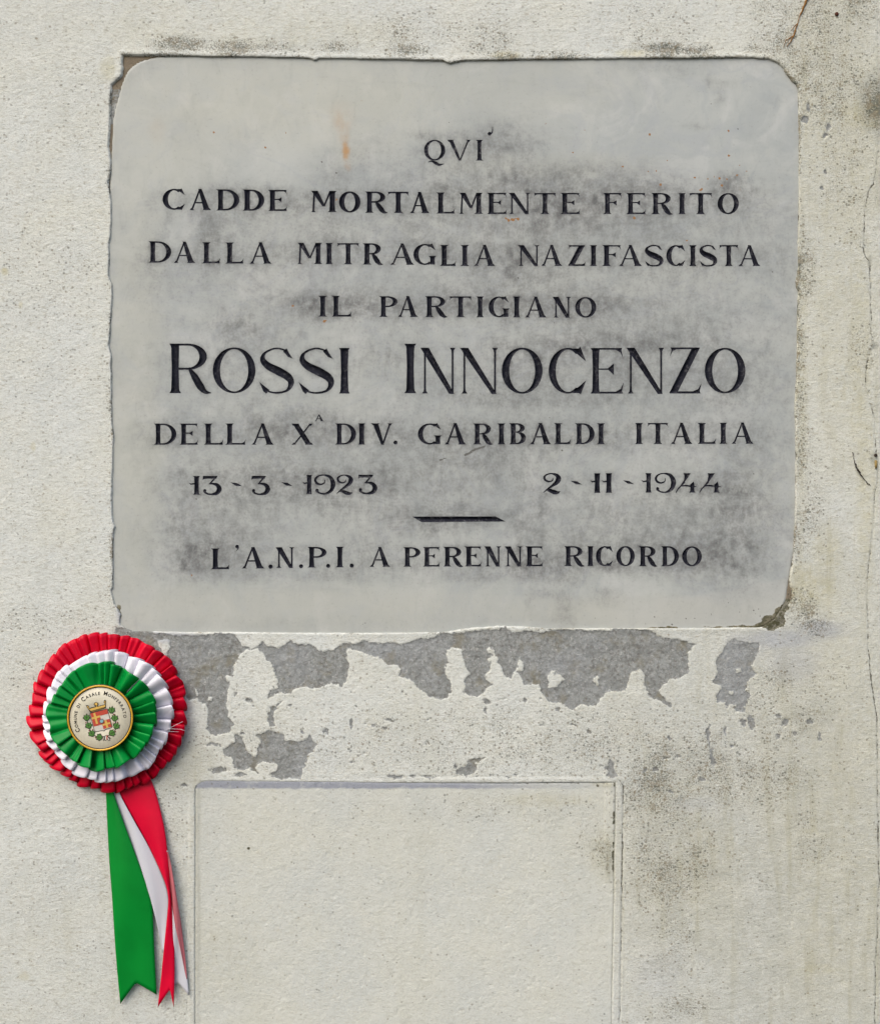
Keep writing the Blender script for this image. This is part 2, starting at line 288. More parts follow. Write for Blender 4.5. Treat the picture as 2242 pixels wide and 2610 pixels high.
# ------------------------------------------------------------------ plaster wall (height field)
def axis(lo, hi, step, flo, fhi):
    a = list(np.arange(lo, hi, step)); s = step; v = a[-1]
    while v < fhi: s *= 1.35; v += s; a.append(v)
    s = step; v = a[0]; pre = []
    while v > flo: s *= 1.35; v -= s; pre.append(v)
    return np.array(pre[::-1]+a)
def height_noise(x, y, rough):
    h = .55*fbm(x, y, 150, 1, 3) + rough*(.20*fbm(x, y, 26, 20, 3, 1.5) + .20*fbm(x, y, 8, 40, 2, 1.35))
    return h
xs = axis(-24, 2266, 2.25, -1500, 3700); ys = axis(-24, 2634, 2.25, -1500, 3900)
X, Y = np.meshgrid(xs, ys); X = X.astype(np.float64); Y = Y.astype(np.float64)
wx = X + 7*fbm(X, Y, 24, 101, 4) + 2.4*fbm(X, Y, 6, 131, 1); wy = Y + 7*fbm(X, Y, 24, 151, 4) + 2.4*fbm(X, Y, 6, 171, 1)
ox = X + .9*fbm(X, Y, 9, 201, 2); oy = Y + .9*fbm(X, Y, 9, 221, 2)
so_ = sdf_local(ox, oy, OPEN, 60); far_in = inside(X, Y, OPEN)
so_ = np.where(far_in & (so_ > 0) & (so_ >= 59.9), -60, so_)
so_ = np.where(far_in & (np.abs(so_) >= 59), -60, so_)
sp_ = sdf(X, Y + .0, PANEL)
mort = np.full(X.shape, 60., np.float32)
for poly in MORTAR: mort = np.minimum(mort, sdf_local(wx, wy, poly))
for cx, cy, rx, ry in SPOTS:
    m = (abs(X-cx) < rx*2+20) & (abs(Y-cy) < ry*2+20)
    e = np.sqrt(((wx[m]-cx)/rx)**2+((wy[m]-cy)/ry)**2)
    mort[m] = np.minimum(mort[m], (e-1)*min(rx, ry))
for poly in ISLES: mort = np.maximum(mort, -sdf_local(wx, wy, poly))
mort = np.where(Y < 1590, np.where(X < 2040, np.maximum(mort, 3), mort), mort)
rim = np.exp(-(np.maximum(so_, 0)/9.)**2)
mortv = np.clip(.5 - mort/14.0, 0, 1)
inward = np.clip(.5-(so_+1.5)/3, 0, 1)                 # bare mortar inside the broken opening
mortv = np.maximum(mortv, np.where(so_ < 4, inward, 0))
soft = np.where(so_ < 3, inward, 0)
soft *= np.where((X < 330) & (Y > 225) & (Y < 315), .2, 1)
mouldL = [(2060, 60, 160, 120, .62), (2180, 20, 60, 60, .75), (2000, 100, 110, 70, .55), (2100, 230, 110, 120, .62), (2245, 265, 55, 70, 1.15), (2150, 420, 110, 140, .42), (1780, 128, 60, 14, .9), (1690, 124, 60, 20, .95), (1600, 100, 60, 35, .5), (1925, 125, 45, 12, .9), (1650, 60, 120, 60, .35),
          (460, 110, 75, 22, .85), (590, 120, 80, 22, .85), (700, 118, 60, 20, .55), (860, 120, 60, 16, .65), (1050, 125, 80, 20, .6), (1250, 105, 60, 40, .6), (1290, 145, 40, 12, .9), (1420, 140, 80, 14, .65), (1080, 80, 200, 50, .42),
          (2052, 690, 34, 80, .75), (2042, 600, 14, 80, .6), (2040, 900, 14, 90, .5), (2036, 1040, 20, 120, .62), (2040, 1150, 30, 90, .55), (2060, 300, 20, 60, .5), (2105, 330, 25, 60, .6), (2045, 1300, 60, 150, .42), (2200, 880, 40, 60, .5), (2185, 600, 30, 40, .4),
          (2050, 1550, 40, 50, .6), (2080, 1600, 60, 25, .7), (1990, 1780, 120, 90, .42), (2060, 1840, 50, 50, .7), (1990, 1870, 60, 50, .55), (1760, 1930, 160, 70, .68), (1720, 2000, 120, 60, .72), (1640, 2060, 80, 90, .62), (1900, 1980, 160, 80, .52), (1700, 2180, 130, 160, .60),
          (1650, 2130, 70, 130, .55), (1720, 2380, 60, 100, .50), (1740, 2570, 70, 40, .45), (2070, 2160, 50, 60, .45), (2060, 2110, 50, 60, .35), (1400, 1890, 500, 90, .42), (760, 1900, 300, 70, .30), (1500, 2000, 60, 20, .3),
          (200, 1580, 200, 40, .35), (330, 1600, 40, 24, .55), (285, 1450, 20, 120, .45), (280, 900, 12, 400, .30), (430, 2060, 40, 120, .30), (90, 1700, 200, 60, .25), (100, 700, 130, 90, .25)]
mould = blobs(X, Y, mouldL)*(.75+.5*fbm(X, Y, 50, 311, 3)) + .10 + .16*fbm(X, Y, 130, 301, 3)
mould = np.where(mort < 0, mould*.4, mould)
mould = mould + .65*np.exp(-(np.maximum(so_, 0)/7.)**2)*sstep(-.15, .35, fbm(X, Y, 60, 321, 3))*(np.abs(so_) < 40)
ochre = blobs(X, Y, [(2120, 300, 150, 300, .35), (2215, 290, 70, 40, .9), (2150, 650, 90, 500, .30), (2060, 1500, 70, 60, .55), (2110, 1400, 40, 70, .45), (2205, 1250, 25, 240, .5), (2190, 900, 30, 300, .45), (2050, 90, 12, 60, .3), (500, 60, 250, 60, .16), (275, 175, 20, 30, .55), (2040, 850, 18, 500, .40), (700, 85, 300, 40, .16),
                     (2060, 2115, 24, 12, .6), (2090, 2470, 60, 14, .5), (1720, 2200, 150, 220, .34), (2120, 2100, 160, 500, .28), (450, 1950, 90, 60, .35), (1290, 140, 35, 10, .6), (1610, 135, 40, 10, .6), (12, 692, 9, 9, .8), (85, 1138, 6, 12, .7), (53, 777, 5, 9, .6), (350, 1990, 30, 16, .5), (500, 2300, 60, 500, .12), (60, 2490, 14, 10, .5)])
ochre = np.clip(ochre + .14*fbm(X, Y, 180, 331, 3) + .02 + .10*sstep(1600, 2150, X), 0, 1)
dirt_shade = blobs(X, Y, [(2242, 265, 60, 90, .8), (2240, 480, 14, 60, .5), (1900, 2300, 420, 900, .30), (2150, 1300, 160, 1500, .20), (1720, 2100, 150, 300, .34), (2060, 1830, 80, 60, .4), (1760, 1935, 150, 60, .3), (2226, 1170, 9, 14, 1.2), (2236, 1195, 3, 40, .7), (2228, 880, 12, 8, .9), (2215, 665, 7, 16, .8),
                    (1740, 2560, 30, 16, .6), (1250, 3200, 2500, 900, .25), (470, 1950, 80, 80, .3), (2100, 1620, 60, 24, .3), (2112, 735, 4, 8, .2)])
dirt_shade = np.clip(dirt_shade + .12*fbm(X, Y, 220, 351, 3) + .14*sstep(1300, 2100, X)*sstep(1300, 2100, Y), 0, 1)  # besides dirt, darkens the lower right to paint in the falloff of light
blue = blobs(X, Y, [(1990, 1630, 90, 24, .55), (2090, 1605, 60, 24, .5), (1900, 1650, 50, 34, .4), (2020, 1690, 60, 50, .3), (400, 1625, 120, 13, .7), (310, 1560, 14, 40, .6), (1470, 1640, 200, 14, .4), (1770, 2050, 60, 20, .2), (345, 1612, 50, 10, .8), (1680, 2480, 60, 60, .15), (460, 1660, 16, 30, .4)])
blue = np.clip(blue, 0, 1)
dark_line = np.zeros(X.shape, np.float32); crdepth = np.zeros(X.shape, np.float32)
for pts, w, a in CRACKS:
    if a <= 0: continue
    d = line_local(X + 3.0*fbm(X, Y, 22, 401, 3), Y + 3.0*fbm(X, Y, 22, 421, 3), pts)
    v = np.clip(.5 + (w - d)/8., 0, 1)*np.clip(a*(.86 + .35*fbm(X, Y, 40, 441, 2)), 0, 1.1)
    dark_line = np.maximum(dark_line, np.where(d < 13, v, 0)); crdepth = np.maximum(crdepth, a*np.exp(-(d/2.6)**2))
edge_shade = np.clip(.5 + (1.6-np.abs(so_+.6))/8, 0, 1)*np.clip(.82+.55*fbm(X, Y, 34, 445, 3), 0, 1.1)
dark_line = np.maximum(dark_line, np.where((np.abs(so_) < 12) & (Y > 200) & (Y < 1590), edge_shade, 0))  # crack colour also paints the plaster edge's shadow along the opening sides
spot = np.zeros(X.shape, np.float32)
H = height_noise(X, Y, 1.0)
H = H - sstep(3.0, -3.0, mort)*(.70 - .55*fbm(X, Y, 14, 461, 3)) + .06*np.exp(-((mort-4)/5.)**2)
H = H - .28*crdepth
H = H + .45*np.exp(-((so_-7)/7.)**2)*(Y < 200) + .2*np.exp(-((so_-6)/6.)**2)
# raised bead of filler around the lower panel
bead = np.maximum(np.exp(-((X-(BEADX(Y)+10))/9.)**6)*(Y > 1978), np.exp(-((Y-1988)/6.)**4)*(X > 1080)*(X < 1590))
bead = np.maximum(bead, np.exp(-((X-488)/8.)**6)*(Y > 2010))
H = H*(1-.65*bead) + bead*.40
mould *= (1-.75*bead)
H = H - .45*np.exp(-((X-(BEADX(Y)+21))/2.2)**2)*(Y > 1995)
rightstrip = np.interp(Y, [p[1] for p in RC], [p[0] for p in RC]); H = H - .4*sstep(-3, 3, X-rightstrip)
corner = blobs(X, Y, [(1985, 1575, 46, 50, 1.)])
slb = sdf_local(X, Y, SLAB, 60); slb = np.where(inside(X, Y, SLAB), -np.abs(slb), slb)
drop = sstep(1.6, -1.6, so_)*(2.3*(1-.35*corner) + 5.0*sstep(-1, -5, slb)) + .6*corner*fbm(X, Y, 10, 471, 2)
spot = np.where(so_ < 2.5, np.clip(corner*1.15, 0, 1), 0); dropp = sstep(1.2, -.8, sp_)*3.5*np.where(Y < 2004, np.interp(X, [480, 900, 1200, 1500], [.25, .35, .6, .9]), .9)
H = H - np.maximum(drop, dropp)
yy = -H*0.001
co = PA(X, Y, yy*0) ; co[..., 1] = yy
keep = ~((so_ < -34) | ((sp_ < -22)))
K = keep[:-1, :-1] & keep[1:, :-1] & keep[:-1, 1:] & keep[1:, 1:]
nx = len(xs); idx = np.arange(X.size).reshape(X.shape)
quads = np.stack([idx[:-1, :-1][K], idx[1:, :-1][K], idx[1:, 1:][K], idx[:-1, 1:][K]], -1)
def compact(co, faces, arrs):
    used = np.zeros(len(co), bool); used[faces.ravel()] = True
    rm = np.cumsum(used)-1
    return co[used], rm[faces], [a[used] for a in arrs]
MA = np.stack([mortv, np.clip(mould, 0, 1), ochre, dirt_shade], -1).reshape(-1, 4)
MB = np.stack([blue, dark_line, spot, soft], -1).reshape(-1, 4)
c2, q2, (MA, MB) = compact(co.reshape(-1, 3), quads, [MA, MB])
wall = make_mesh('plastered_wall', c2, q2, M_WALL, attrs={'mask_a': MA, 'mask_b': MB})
tag(wall, 'weathered cream plaster wall with bare grey mortar patches and black mould around the marble plaque', 'wall')
del X, Y, wx, wy, ox, oy, co, H, MA, MB

# ------------------------------------------------------------------ blank rendered panel below
xs = axis(494, 1572, 2.6, 494, 1572); ys = np.concatenate([np.arange(1986, 2634, 2.6), np.arange(2640, 3560, 20)])
X, Y = np.meshgrid(xs, ys)
s = sdf(X, Y, PANEL)
H = .25*fbm(X, Y, 160, 501, 3) + .10*fbm(X, Y, 24, 521, 3, 1.3) + .09*fbm(X, Y, 9, 541, 2) + .16*sstep(.34, .58, fbm(X, Y, 11, 545, 2)) - .26*sstep(.40, .6, fbm(X, Y, 9, 549, 2))
flake = sstep(1.5, -1.5, sdf(X, Y, [(1541, 1990), (1580, 1990), (1580, 2157), (1560, 2156), (1541, 2148)]))*.9
flake2 = sstep(1.5, -1.5, sdf(X, Y, [(1551, 1990), (1580, 1990), (1580, 2072), (1551, 2074)]))*.5
H = H - .45 + flake*.7 + flake2*.6 - 2.0*sstep(-3.0, 1.5, s)**1.5*np.where(Y < 2006, np.interp(X, [500, 900, 1200, 1500], [.15, .2, .7, 1]), 1)
co = PA(X, Y, X*0); co[..., 1] = -H*.001
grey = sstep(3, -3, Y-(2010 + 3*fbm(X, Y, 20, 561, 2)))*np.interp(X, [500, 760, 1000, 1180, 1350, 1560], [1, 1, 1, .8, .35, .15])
fl = np.abs(X-1541.0)
dark_line = np.where((Y < 2150), np.clip(.50-(fl-1.0)/8, 0, 1)*.86, 0)
dark_line = np.maximum(dark_line, np.clip(.5-(np.abs(Y-1998-0*X)-.8)/8, 0, 1)*np.clip(sstep(1000, 1150, X)*.98, 0, 1))
mould = blobs(X, Y, [(1540, 2170, 26, 50, .45), (1500, 2130, 40, 80, .22), (1545, 2060, 20, 90, .15), (1300, 2060, 250, 40, .25), (560, 2300, 80, 400, .08)]) + .06 + .1*fbm(X, Y, 160, 581, 2)
ochre = np.clip(blobs(X, Y, [(560, 2450, 90, 90, .2), (1400, 2040, 120, 16, .28), (1540, 2180, 40, 60, .35), (1540, 2000, 30, 8, .6)]) + .05, 0, 1)
dirt_shade = np.clip(blobs(X, Y, [(1552, 2200, 10, 40, .5), (1530, 2160, 26, 14, .3), (505, 2300, 6, 700, .3)]), 0, 1)
spot = np.zeros(X.shape)
for a, b, r in [(632, 2164, 4), (805, 2199, 2), (821, 2135, 2.5), (1523, 2004, 4), (857, 2104, 2), (767, 2203, 1.5), (604, 2007, 2.5), (1493, 2012, 1.6)]:
    spot = np.maximum(spot, np.clip(.5+(r-np.hypot(X-a, Y-b))/8, 0, 1))
idx = np.arange(X.size).reshape(X.shape); K = (s[:-1, :-1] < 2) & (s[1:, 1:] < 2)
quads = np.stack([idx[:-1, :-1][K], idx[1:, :-1][K], idx[1:, 1:][K], idx[:-1, 1:][K]], -1)
for y0_, y1_, w_ in ((2068, 2100, 2.2), (2148, 2162, 1.6), (2170, 2190, 2.6), (2198, 2222, 2.0), (1996, 2004, 1.5)):
    dd = np.hypot(X-(BEADX(Y)-3.5), np.maximum(np.maximum(y0_-Y, Y-y1_), 0)); spot = np.maximum(spot, np.clip(.58+(w_-dd)/8, 0, 1))
MA = np.stack([0*X, np.clip(mould, 0, 1), ochre, dirt_shade], -1).reshape(-1, 4); MB = np.stack([np.clip(grey*1.25, 0, 1), dark_line, spot*.9, 0*X], -1).reshape(-1, 4)
c2, q2, (MA, MB) = compact(co.reshape(-1, 3), quads, [MA, MB])
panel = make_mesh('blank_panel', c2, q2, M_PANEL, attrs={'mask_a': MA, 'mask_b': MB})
tag(panel, 'blank smooth cream panel below the plaque, grey strip along its top edge', 'panel')

# ------------------------------------------------------------------ lettering: stroke glyphs -> outline -> V-cut
def strip(pts, ws):
    """quads along a smooth centre line"""
    p = np.array(pts, float); w = np.array(ws, float); n = len(p)
    P2, W2 = [], []
    pe = np.vstack([2*p[0]-p[1], p, 2*p[-1]-p[-2]])
    m = 6
    for i in range(n-1):
        a, b, c, d = pe[i], pe[i+1], pe[i+2], pe[i+3]
        for k in range(m):
            t = k/m
            P2.append(.5*((2*b)+(-a+c)*t+(2*a-5*b+4*c-d)*t*t+(-a+3*b-3*c+d)*t**3)); W2.append(w[i]*(1-t)+w[i+1]*t)
    P2.append(p[-1]); W2.append(w[-1]); P2 = np.array(P2); W2 = np.array(W2)
    T = np.gradient(P2, axis=0); T /= np.linalg.norm(T, axis=1)[:, None]+1e-9
    N = np.stack([-T[:, 1], T[:, 0]], -1)*W2[:, None]/2
    A, B = P2+N, P2-N
    return [[tuple(A[i]), tuple(A[i+1]), tuple(B[i+1]), tuple(B[i])] for i in range(len(P2)-1)]
def ering(cx, cy, rx, ry, T, n, a0, a1, m=30):
    q = []; A = np.radians(np.linspace(a0, a1, max(4, int(m*abs(a1-a0)/360))))
    o = [(cx+rx*math.cos(a), cy+ry*math.sin(a)) for a in A]; i_ = [(cx+(rx-T)*math.cos(a), cy+(ry-n)*math.sin(a)) for a in A]
    for k in range(len(A)-1): q.append([o[k], o[k+1], i_[k+1], i_[k]])
    return q
def hb(x0, y0, x1, y1, w0, w1): return [[(x0-w0/2, y0), (x0+w0/2, y0), (x1+w1/2, y1), (x1-w1/2, y1)]]
def stem(x, y0, y1, w, s, bl=1, br=1, tl=1, tr=1, f=.10):
    hw = w/2; q = []
    lv = [(y0, s*bl, s*br), (y0+.022, s*.8*bl, s*.8*br), (y0+f*.5, s*.22*bl, s*.22*br), (y0+f, 0, 0), ((y0+y1)/2, -.06*w, -.06*w), (y1-f, 0, 0), (y1-f*.5, s*.22*tl, s*.22*tr), (y1-.022, s*.8*tl, s*.8*tr), (y1, s*tl, s*tr)]
    for (a, l, r), (b, l2, r2) in zip(lv, lv[1:]): q.append([(x-hw-l, a), (x+hw+r, a), (x+hw+r2, b), (x-hw-l2, b)])
    return q
def foot(x, w, s, y=0, d=1): return [[(x-w/2-s, y), (x+w/2+s, y), (x+w/2+s*.5, y+.03*d), (x-w/2-s*.5, y+.03*d)], [(x-w/2-s*.5, y+.03*d), (x+w/2+s*.5, y+.03*d), (x+w/2*.9, y+.10*d), (x-w/2*.9, y+.10*d)]]
def arm(x0, x1, y, n, d, l=.22, k=.16):   # thin bar whose free end flares into a wedge; d=+1 up, -1 down
    return [[(x0, y), (x1-k, y), (x1-k, y+n*d), (x0, y+n*d)], [(x1-k, y), (x1-.02, y), (x1-.035, y+n*1.25*d), (x1-k, y+n*d)], [(x1-k, y+n*.9*d), (x1-.035, y+n*1.2*d), (x1, y+l*d), (x1-k*.36, y+(n+(l-n)*.30)*d)]]
def ball(x, y, r): return [[(x+r*math.cos(a), y+r*math.sin(a)) for a in np.linspace(0, 2*math.pi, 13)[:-1]]]
def glyph(c, W, T, n, s):
    if c == 'I': return stem(W/2, 0, 1, T, (W-T)/2)
    if c == 'L': return stem(s+T/2, 0, 1, T, s) + arm(s, W, 0, n*1.2, 1, .26, .2)
    if c == 'E': return stem(s+T/2, 0, 1, T, s) + arm(s, W*.98, 1, n, -1, .22, .17) + arm(s, W, 0, n*1.1, 1, .25, .18) + [[(s+T*.8, .52), (W*.64, .52), (W*.64, .52+n*.8), (s+T*.8, .52+n*.8)], [(W*.50, .54), (W*.70, .66), (W*.70, .41)]]
    if c == 'F': return stem(s+T/2, 0, 1, T, s) + arm(s, W, 1, n, -1, .24, .18) + [[(s+T*.8, .52), (W*.64, .52), (W*.64, .52+n*.8), (s+T*.8, .52+n*.8)], [(W*.50, .54), (W*.72, .66), (W*.72, .41)]]
    if c == 'T': return stem(W/2, 0, 1, T, s*1.1, f=.12) + arm(W/2, W, 1, n, -1, .24, .16) + [[(W-a, b) for a, b in q] for q in arm(W/2, W, 1, n, -1, .20, .16)]
    if c == 'D':
        x = s+T/2; cx = W*.40
        return stem(x, 0, 1, T, s, br=0, tr=0) + ering(cx, .5, W-cx, .5, T*1.02, n, -90, 90, 44) + [[(x, 0), (cx+.001, 0), (cx+.001, n), (x, n)], [(x, 1-n), (cx+.001, 1-n), (cx+.001, 1), (x, 1)]]
    if c in 'PRB':
        x = s+T/2; yb = .47 if c != 'B' else .54; rx_ = W if c == 'P' else (W*.90 if c == 'R' else W*.92)
        cx = W*.44; q = stem(x, 0, 1, T, s, tr=0, br=(0 if c == 'B' else 1))
        cy = (1+yb)/2; q += ering(cx, cy, rx_-cx, (1-yb)/2, T*.95, n, -90, 90, 40)
        q += [[(x, yb), (cx+.001, yb), (cx+.001, yb+n), (x, yb+n)], [(x, 1-n), (cx+.001, 1-n), (cx+.001, 1), (x, 1)]]
        if c == 'R': q += strip([(W*.46, yb+n), (W*.60, .34), (W*.74, .14), (W*.86, .03), (W, .004)], [n, T*.85, T*.95, T*.55, n*.3])
        if c == 'B':
            y2 = yb+n; q += ering(cx, y2/2, W-cx, y2/2, T, n, -90, 90, 40)
            q += [[(x, 0), (cx+.001, 0), (cx+.001, n), (x, n)]]
        return q
    if c in 'OQ':
        q = ering(W/2, .5, W/2, .5, T, n, 0, 360, 52)
        if c == 'Q': q += strip([(W*.20, -.08), (W*.36, -.03), (W*.55, -.12), (W*.72, -.2), (W*.95, -.16)], [n*.4, n*1.3, T*.8, T*.6, n*.3])
        return q
    if c in 'CG':
        q = ering(W*.52, .5, W*.52, .5, T, n, 52, 308, 52)
        xe = W*.52+W*.52*math.cos(math.radians(52)); ye = .5+.5*math.sin(math.radians(52)); 
        q += [[(.66*W, .985), (.80*W, .985), (.845*W, 1.025), (W, .70), (.80*W, .84), (.66*W, .92)]]
        if c == 'C': q += [[(.66*W, .012), (.80*W, .012), (.86*W, -.012), (W, .29), (.80*W, .15), (.66*W, .085)]]
        else: q += stem(W-T*.5-.02, .02, .43, T*.95, s*.8, bl=0, br=0) + [[(xe-.2, .055), (W-T, .13), (W-T*.2, .10), (W-T, .04), (xe-.16, 0)]]
        return q
    if c == 'S':
        return strip([(W*.90, .80), (W*.78, .93), (W*.48, .985), (W*.17, .89), (W*.10, .74), (W*.26, .60), (W*.55, .49), (W*.84, .36), (W*.93, .22), (W*.80, .06), (W*.46, .012), (W*.16, .08), (W*.07, .19)],
                     [n*.9, n*.9, n, n*1.3, T*.75, T*1.0, T*1.15, T*1.05, T*.8, n*1.3, n, n*.9, n*.9]) + [[(W*.80, .99), (W*.86, .90), (W*.98, .76), (W*.84, .80), (W*.70, .92)], [(0, .25), (W*.13, .17), (W*.30, .07), (W*.20, -.01), (W*.12, .04)]]
    if c == 'A':
        a = s*1.1; r = W-s*1.0-T*.55; q = hb(a+n, 0, W*.5, 1.0, n*1.25, n*1.1) + hb(r, 0, W*.5, 1.01, T*1.12, T*.62)
        xl = a+n+(W*.5-a-n)*.33; xr = r+(W*.5-r)*.33
        return q + [[(xl, .32), (xr, .32), (xr, .32+n*.9), (xl, .32+n*.9)]] + foot(a+n, n*1.2, s) + foot(r, T*1.1, s*.9)
    if c == 'V':
        a = s*.9+T*.55; r = W-s-n; return hb(W*.53, -.01, a, 1, T*.55, T*1.12) + hb(W*.53, -.01, r, 1, n*1.1, n*1.3) + foot(a, T*1.1, s*.9, 1, -1) + foot(r, n*1.2, s, 1, -1)
    if c == 'X':
        return hb(W-s-T*.6, 0, s+T*.6, 1, T*1.15, T*1.15) + hb(s+n, 0, W-s-n, 1, n*1.3, n*1.3) + foot(W-s-T*.6, T*1.1, s*.8) + foot(s+T*.6, T*1.1, s*.8, 1, -1) + foot(s+n, n, s) + foot(W-s-n, n, s, 1, -1)
    if c == 'N':
        a = s+n; r = W-s-n*.6; w = n*1.15
        return stem(a, 0, 1, w, s, tr=0) + stem(r, 0, 1, w, s, bl=0, br=0) + hb(r-T*.12, -.01, a-n*.2, 1, T*.72, T*1.2) + [[(a-s-n, 1), (a, 1), (a+n, .9), (a, .96)]]
    if c == 'M':
        a = s+n; r = W-s-T*.5
        return hb(a-n*.1, 0, a+n*.6, .99, n*1.2, n*1.2) + foot(a, n, s) + stem(r, 0, 1, T, s, tl=.2) + hb(W*.52, .27, a+T*.2, 1, T*.55, T*1.15) + hb(W*.52, .27, r-T*.3, .995, n*1.1, n*1.3) + [[(a-s, 1), (a+T*.4, 1), (a, .95)]]
    if c == 'Z':
        return hb(T*.55+.02, .01, W-T*.6-.03, .99, T*1.15, T*1.15) + arm(.03, W, 0, n*1.2, 1, .22, .2) + [[(W-a, b) for a, b in q] for q in arm(.04, W-.03, 1, n, -1, .20, .16)]
    if c == '1':
        x = W*.70; return stem(x, 0, 1, T*1.0, W*.30-T*.5, f=.12) + [[(0, .64), (W*.22, .60), (x, .66), (x, .52), (W*.42, .54), (W*.16, .53)]]
    if c == '3':
        return [[(W*.02, .78), (W*.10, .84), (W*.30, .85), (W*.78, .85), (W*.84, 1), (W*.04, 1)]] + hb(W*.40, .56, W*.78, .97, n*1.5, n*1.8) + strip([(W*.40, .585), (W*.62, .58), (W*.84, .50), (W*.94, .30), (W*.80, .09), (W*.50, .025), (W*.24, .07), (W*.10, .20)], [n, n*1.6, T*.8, T*1.1, T*.8, n*1.3, n*1.4, n*2]) + ball(W*.14, .22, .085)
    if c == '2':
        return strip([(W*.58, .76), (W*.54, .64), (W*.36, .585), (W*.13, .66), (W*.07, .82), (W*.25, .955), (W*.52, .985), (W*.80, .90), (W*.90, .74), (W*.80, .55), (W*.52, .36), (W*.22, .18), (W*.0, .02)], [n*.5, n, n*1.2, n*1.6, n*1.7, n, n, T*.7, T*1.1, T*.9, n*1.8, n*1.2, n*.4]) + strip([(W*.14, .155), (W*.40, .13), (W*.66, .05), (W*.86, .03), (W, .09)], [n*.5, T*.75, T*.9, T*.6, n*.3])
    if c == '9':
        return strip([(W*.54, .74), (W*.50, .58), (W*.32, .50), (W*.12, .57), (W*.05, .75), (W*.20, .93), (W*.47, .985), (W*.78, .90), (W*.93, .66), (W*.95, .45), (W*.84, .18), (W*.56, .02), (W*.28, .05), (W*.10, .18)], [n*.5, n, n*1.3, n*1.8, n*1.9, n*1.2, n, T*.7, T*1.05, T*1.1, T*.8, n*1.3, n*1.2, n*2]) + ball(W*.14, .20, .085)
    if c == '4':
        return [[(W*.38, 1), (W*.72, 1), (W*.66, .90), (W*.42, .52), (W*.36, .54), (W*.42, .84)]] + strip([(W*.41, .56), (W*.26, .36), (W*.10, .18), (W*.0, .0)], [n*1.9, n*1.2, n*1.0, n*.7]) + strip([(W*.20, .33), (W*.5, .36), (W*.8, .31), (W, .32)], [n, n*1.3, n*1.2, n*.5]) + stem(W*.80, 0, .42, T*.9, s*.8, tl=0, tr=0) + [[(W*.80-T*.45, .41), (W*.80+T*.45, .41), (W*.86, .57)]]
    if c == '.': return ball(W/2, .5, W/2)
    if c == '-': return [[(0, 1), (W*.55, .85), (W, .05), (W*.45, .12)]]
    if c == "'": return ball(W*.62, .72, W*.32) + strip([(W*.78, .72), (W*.80, .45), (W*.45, 0)], [W*.3, W*.22, W*.05])
    if c == '`': return ball(W*.32, .26, W*.34) + strip([(W*.45, .22), (W*.80, .45), (W*.85, 1.0)], [W*.3, W*.25, W*.12])
    if c == '_': return [[(0, .98), (W*.895, 1), (W, .10), (W*.10, 0)]]
# each line: (string, lefts/rights in zoom px, crop origin x, scale), baseline/cap-height
s1 = 1780/800; s2 = 1780/840
def rng_(ox, s, L): return [(ox+a/s, ox+b/s) for a, b in L]
LINES = []
def add_line(chars, spans, base, H, T=.19, n=.055, s=.075, wear=0.3): LINES.append((chars, spans, base, H, T, n, s, wear))
add_line('QVI', rng_(350, s1, [(1625, 1745)])+[(1139, 1201), (1212, 1231)], [(1080, 408.5), (1230, 408.8)], 53, .165, .05, .075, .8)
add_line('CADDEMORTA', rng_(350, s1, [(143, 270), (290, 420), (448, 578), (598, 720), (742, 850), (980, 1130), (1143, 1265), (1292, 1418), (1418, 1540), (1540, 1658)]), [(414, 534), (730, 537.5), (860, 541), (1095, 543)], 54, .21, .06, wear=.1)
add_line('LMENTEFERITO', [(1112, 1159)]+rng_(1150, s2, [(38, 170), (193, 300), (310, 425), (445, 565), (590, 695), (820, 920), (945, 1050), (1080, 1195), (1226, 1264), (1283, 1408), (1437, 1552)]), [(1112, 543.5), (1240, 545), (1880, 545.5)], 54, .195, .055, wear=.4)
add_line('DALLAMITRAG', rng_(350, s1, [(65, 192), (202, 330), (368, 470), (500, 603), (632, 762), (903, 1048), (1068, 1107), (1132, 1258), (1278, 1392), (1430, 1570), (1565, 1690)]), [(380, 668.5), (560, 671), (800, 672.5), (1080, 675)], 54, .195, .055, wear=.4)
add_line('LIANAZIFASCISTA', [(1121, 1162)]+rng_(1150, s2, [(49, 96), (118, 238), (360, 475), (480, 600), (628, 725), (748, 786), (815, 915), (900, 1030), (1045, 1140), (1160, 1262), (1284, 1323), (1340, 1430), (1445, 1550), (1545, 1670)]), [(1120, 677.5), (1380, 677.5), (1940, 678)], 53.5, .195, .055, wear=.35)
add_line('ILPAR', rng_(350, s1, [(1027, 1075), (1103, 1215), (1372, 1475), (1472, 1592), (1632, 1758)]), [(806, 806.5), (1140, 808)], 53, .195, .055, wear=.2)
add_line('TIGIANO', [(1145, 1202)]+rng_(1150, s2, [(134, 176), (200, 310), (334, 371), (393, 515), (548, 645), (668, 782)]), [(1140, 808), (1520, 809.5)], 53, .195, .055, wear=.35)
add_line('R', [(432, 538)], [(432, 1002)], 127, .165, .035, .035, .1)
add_line('OSSI', rng_(350, s1, [(428, 670), (692, 885), (915, 1112), (1145, 1203)]), [(540, 1002), (900, 1003)], 117, .165, .033, .035, .15)
add_line('I', [(1031, 1060)], [(1031, 1002)], 126, .165, .035, .05, .1)
add_line('NNOCENZO', [(1074, 1160)]+rng_(1150, s2, [(52, 250), (272, 492), (525, 727), (752, 930), (950, 1147), (1172, 1350), (1368, 1587)]), [(1070, 1002.5), (1300, 1003.5), (1900, 1002.5)], 117, .155, .033, .035, .15)
add_line('DELLAX', rng_(350, s1, [(95, 222), (240, 345), (378, 488), (500, 615), (643, 775), (870, 1000)]), [(393, 1133.5), (800, 1133.5)], 54, .195, .055, wear=.2)
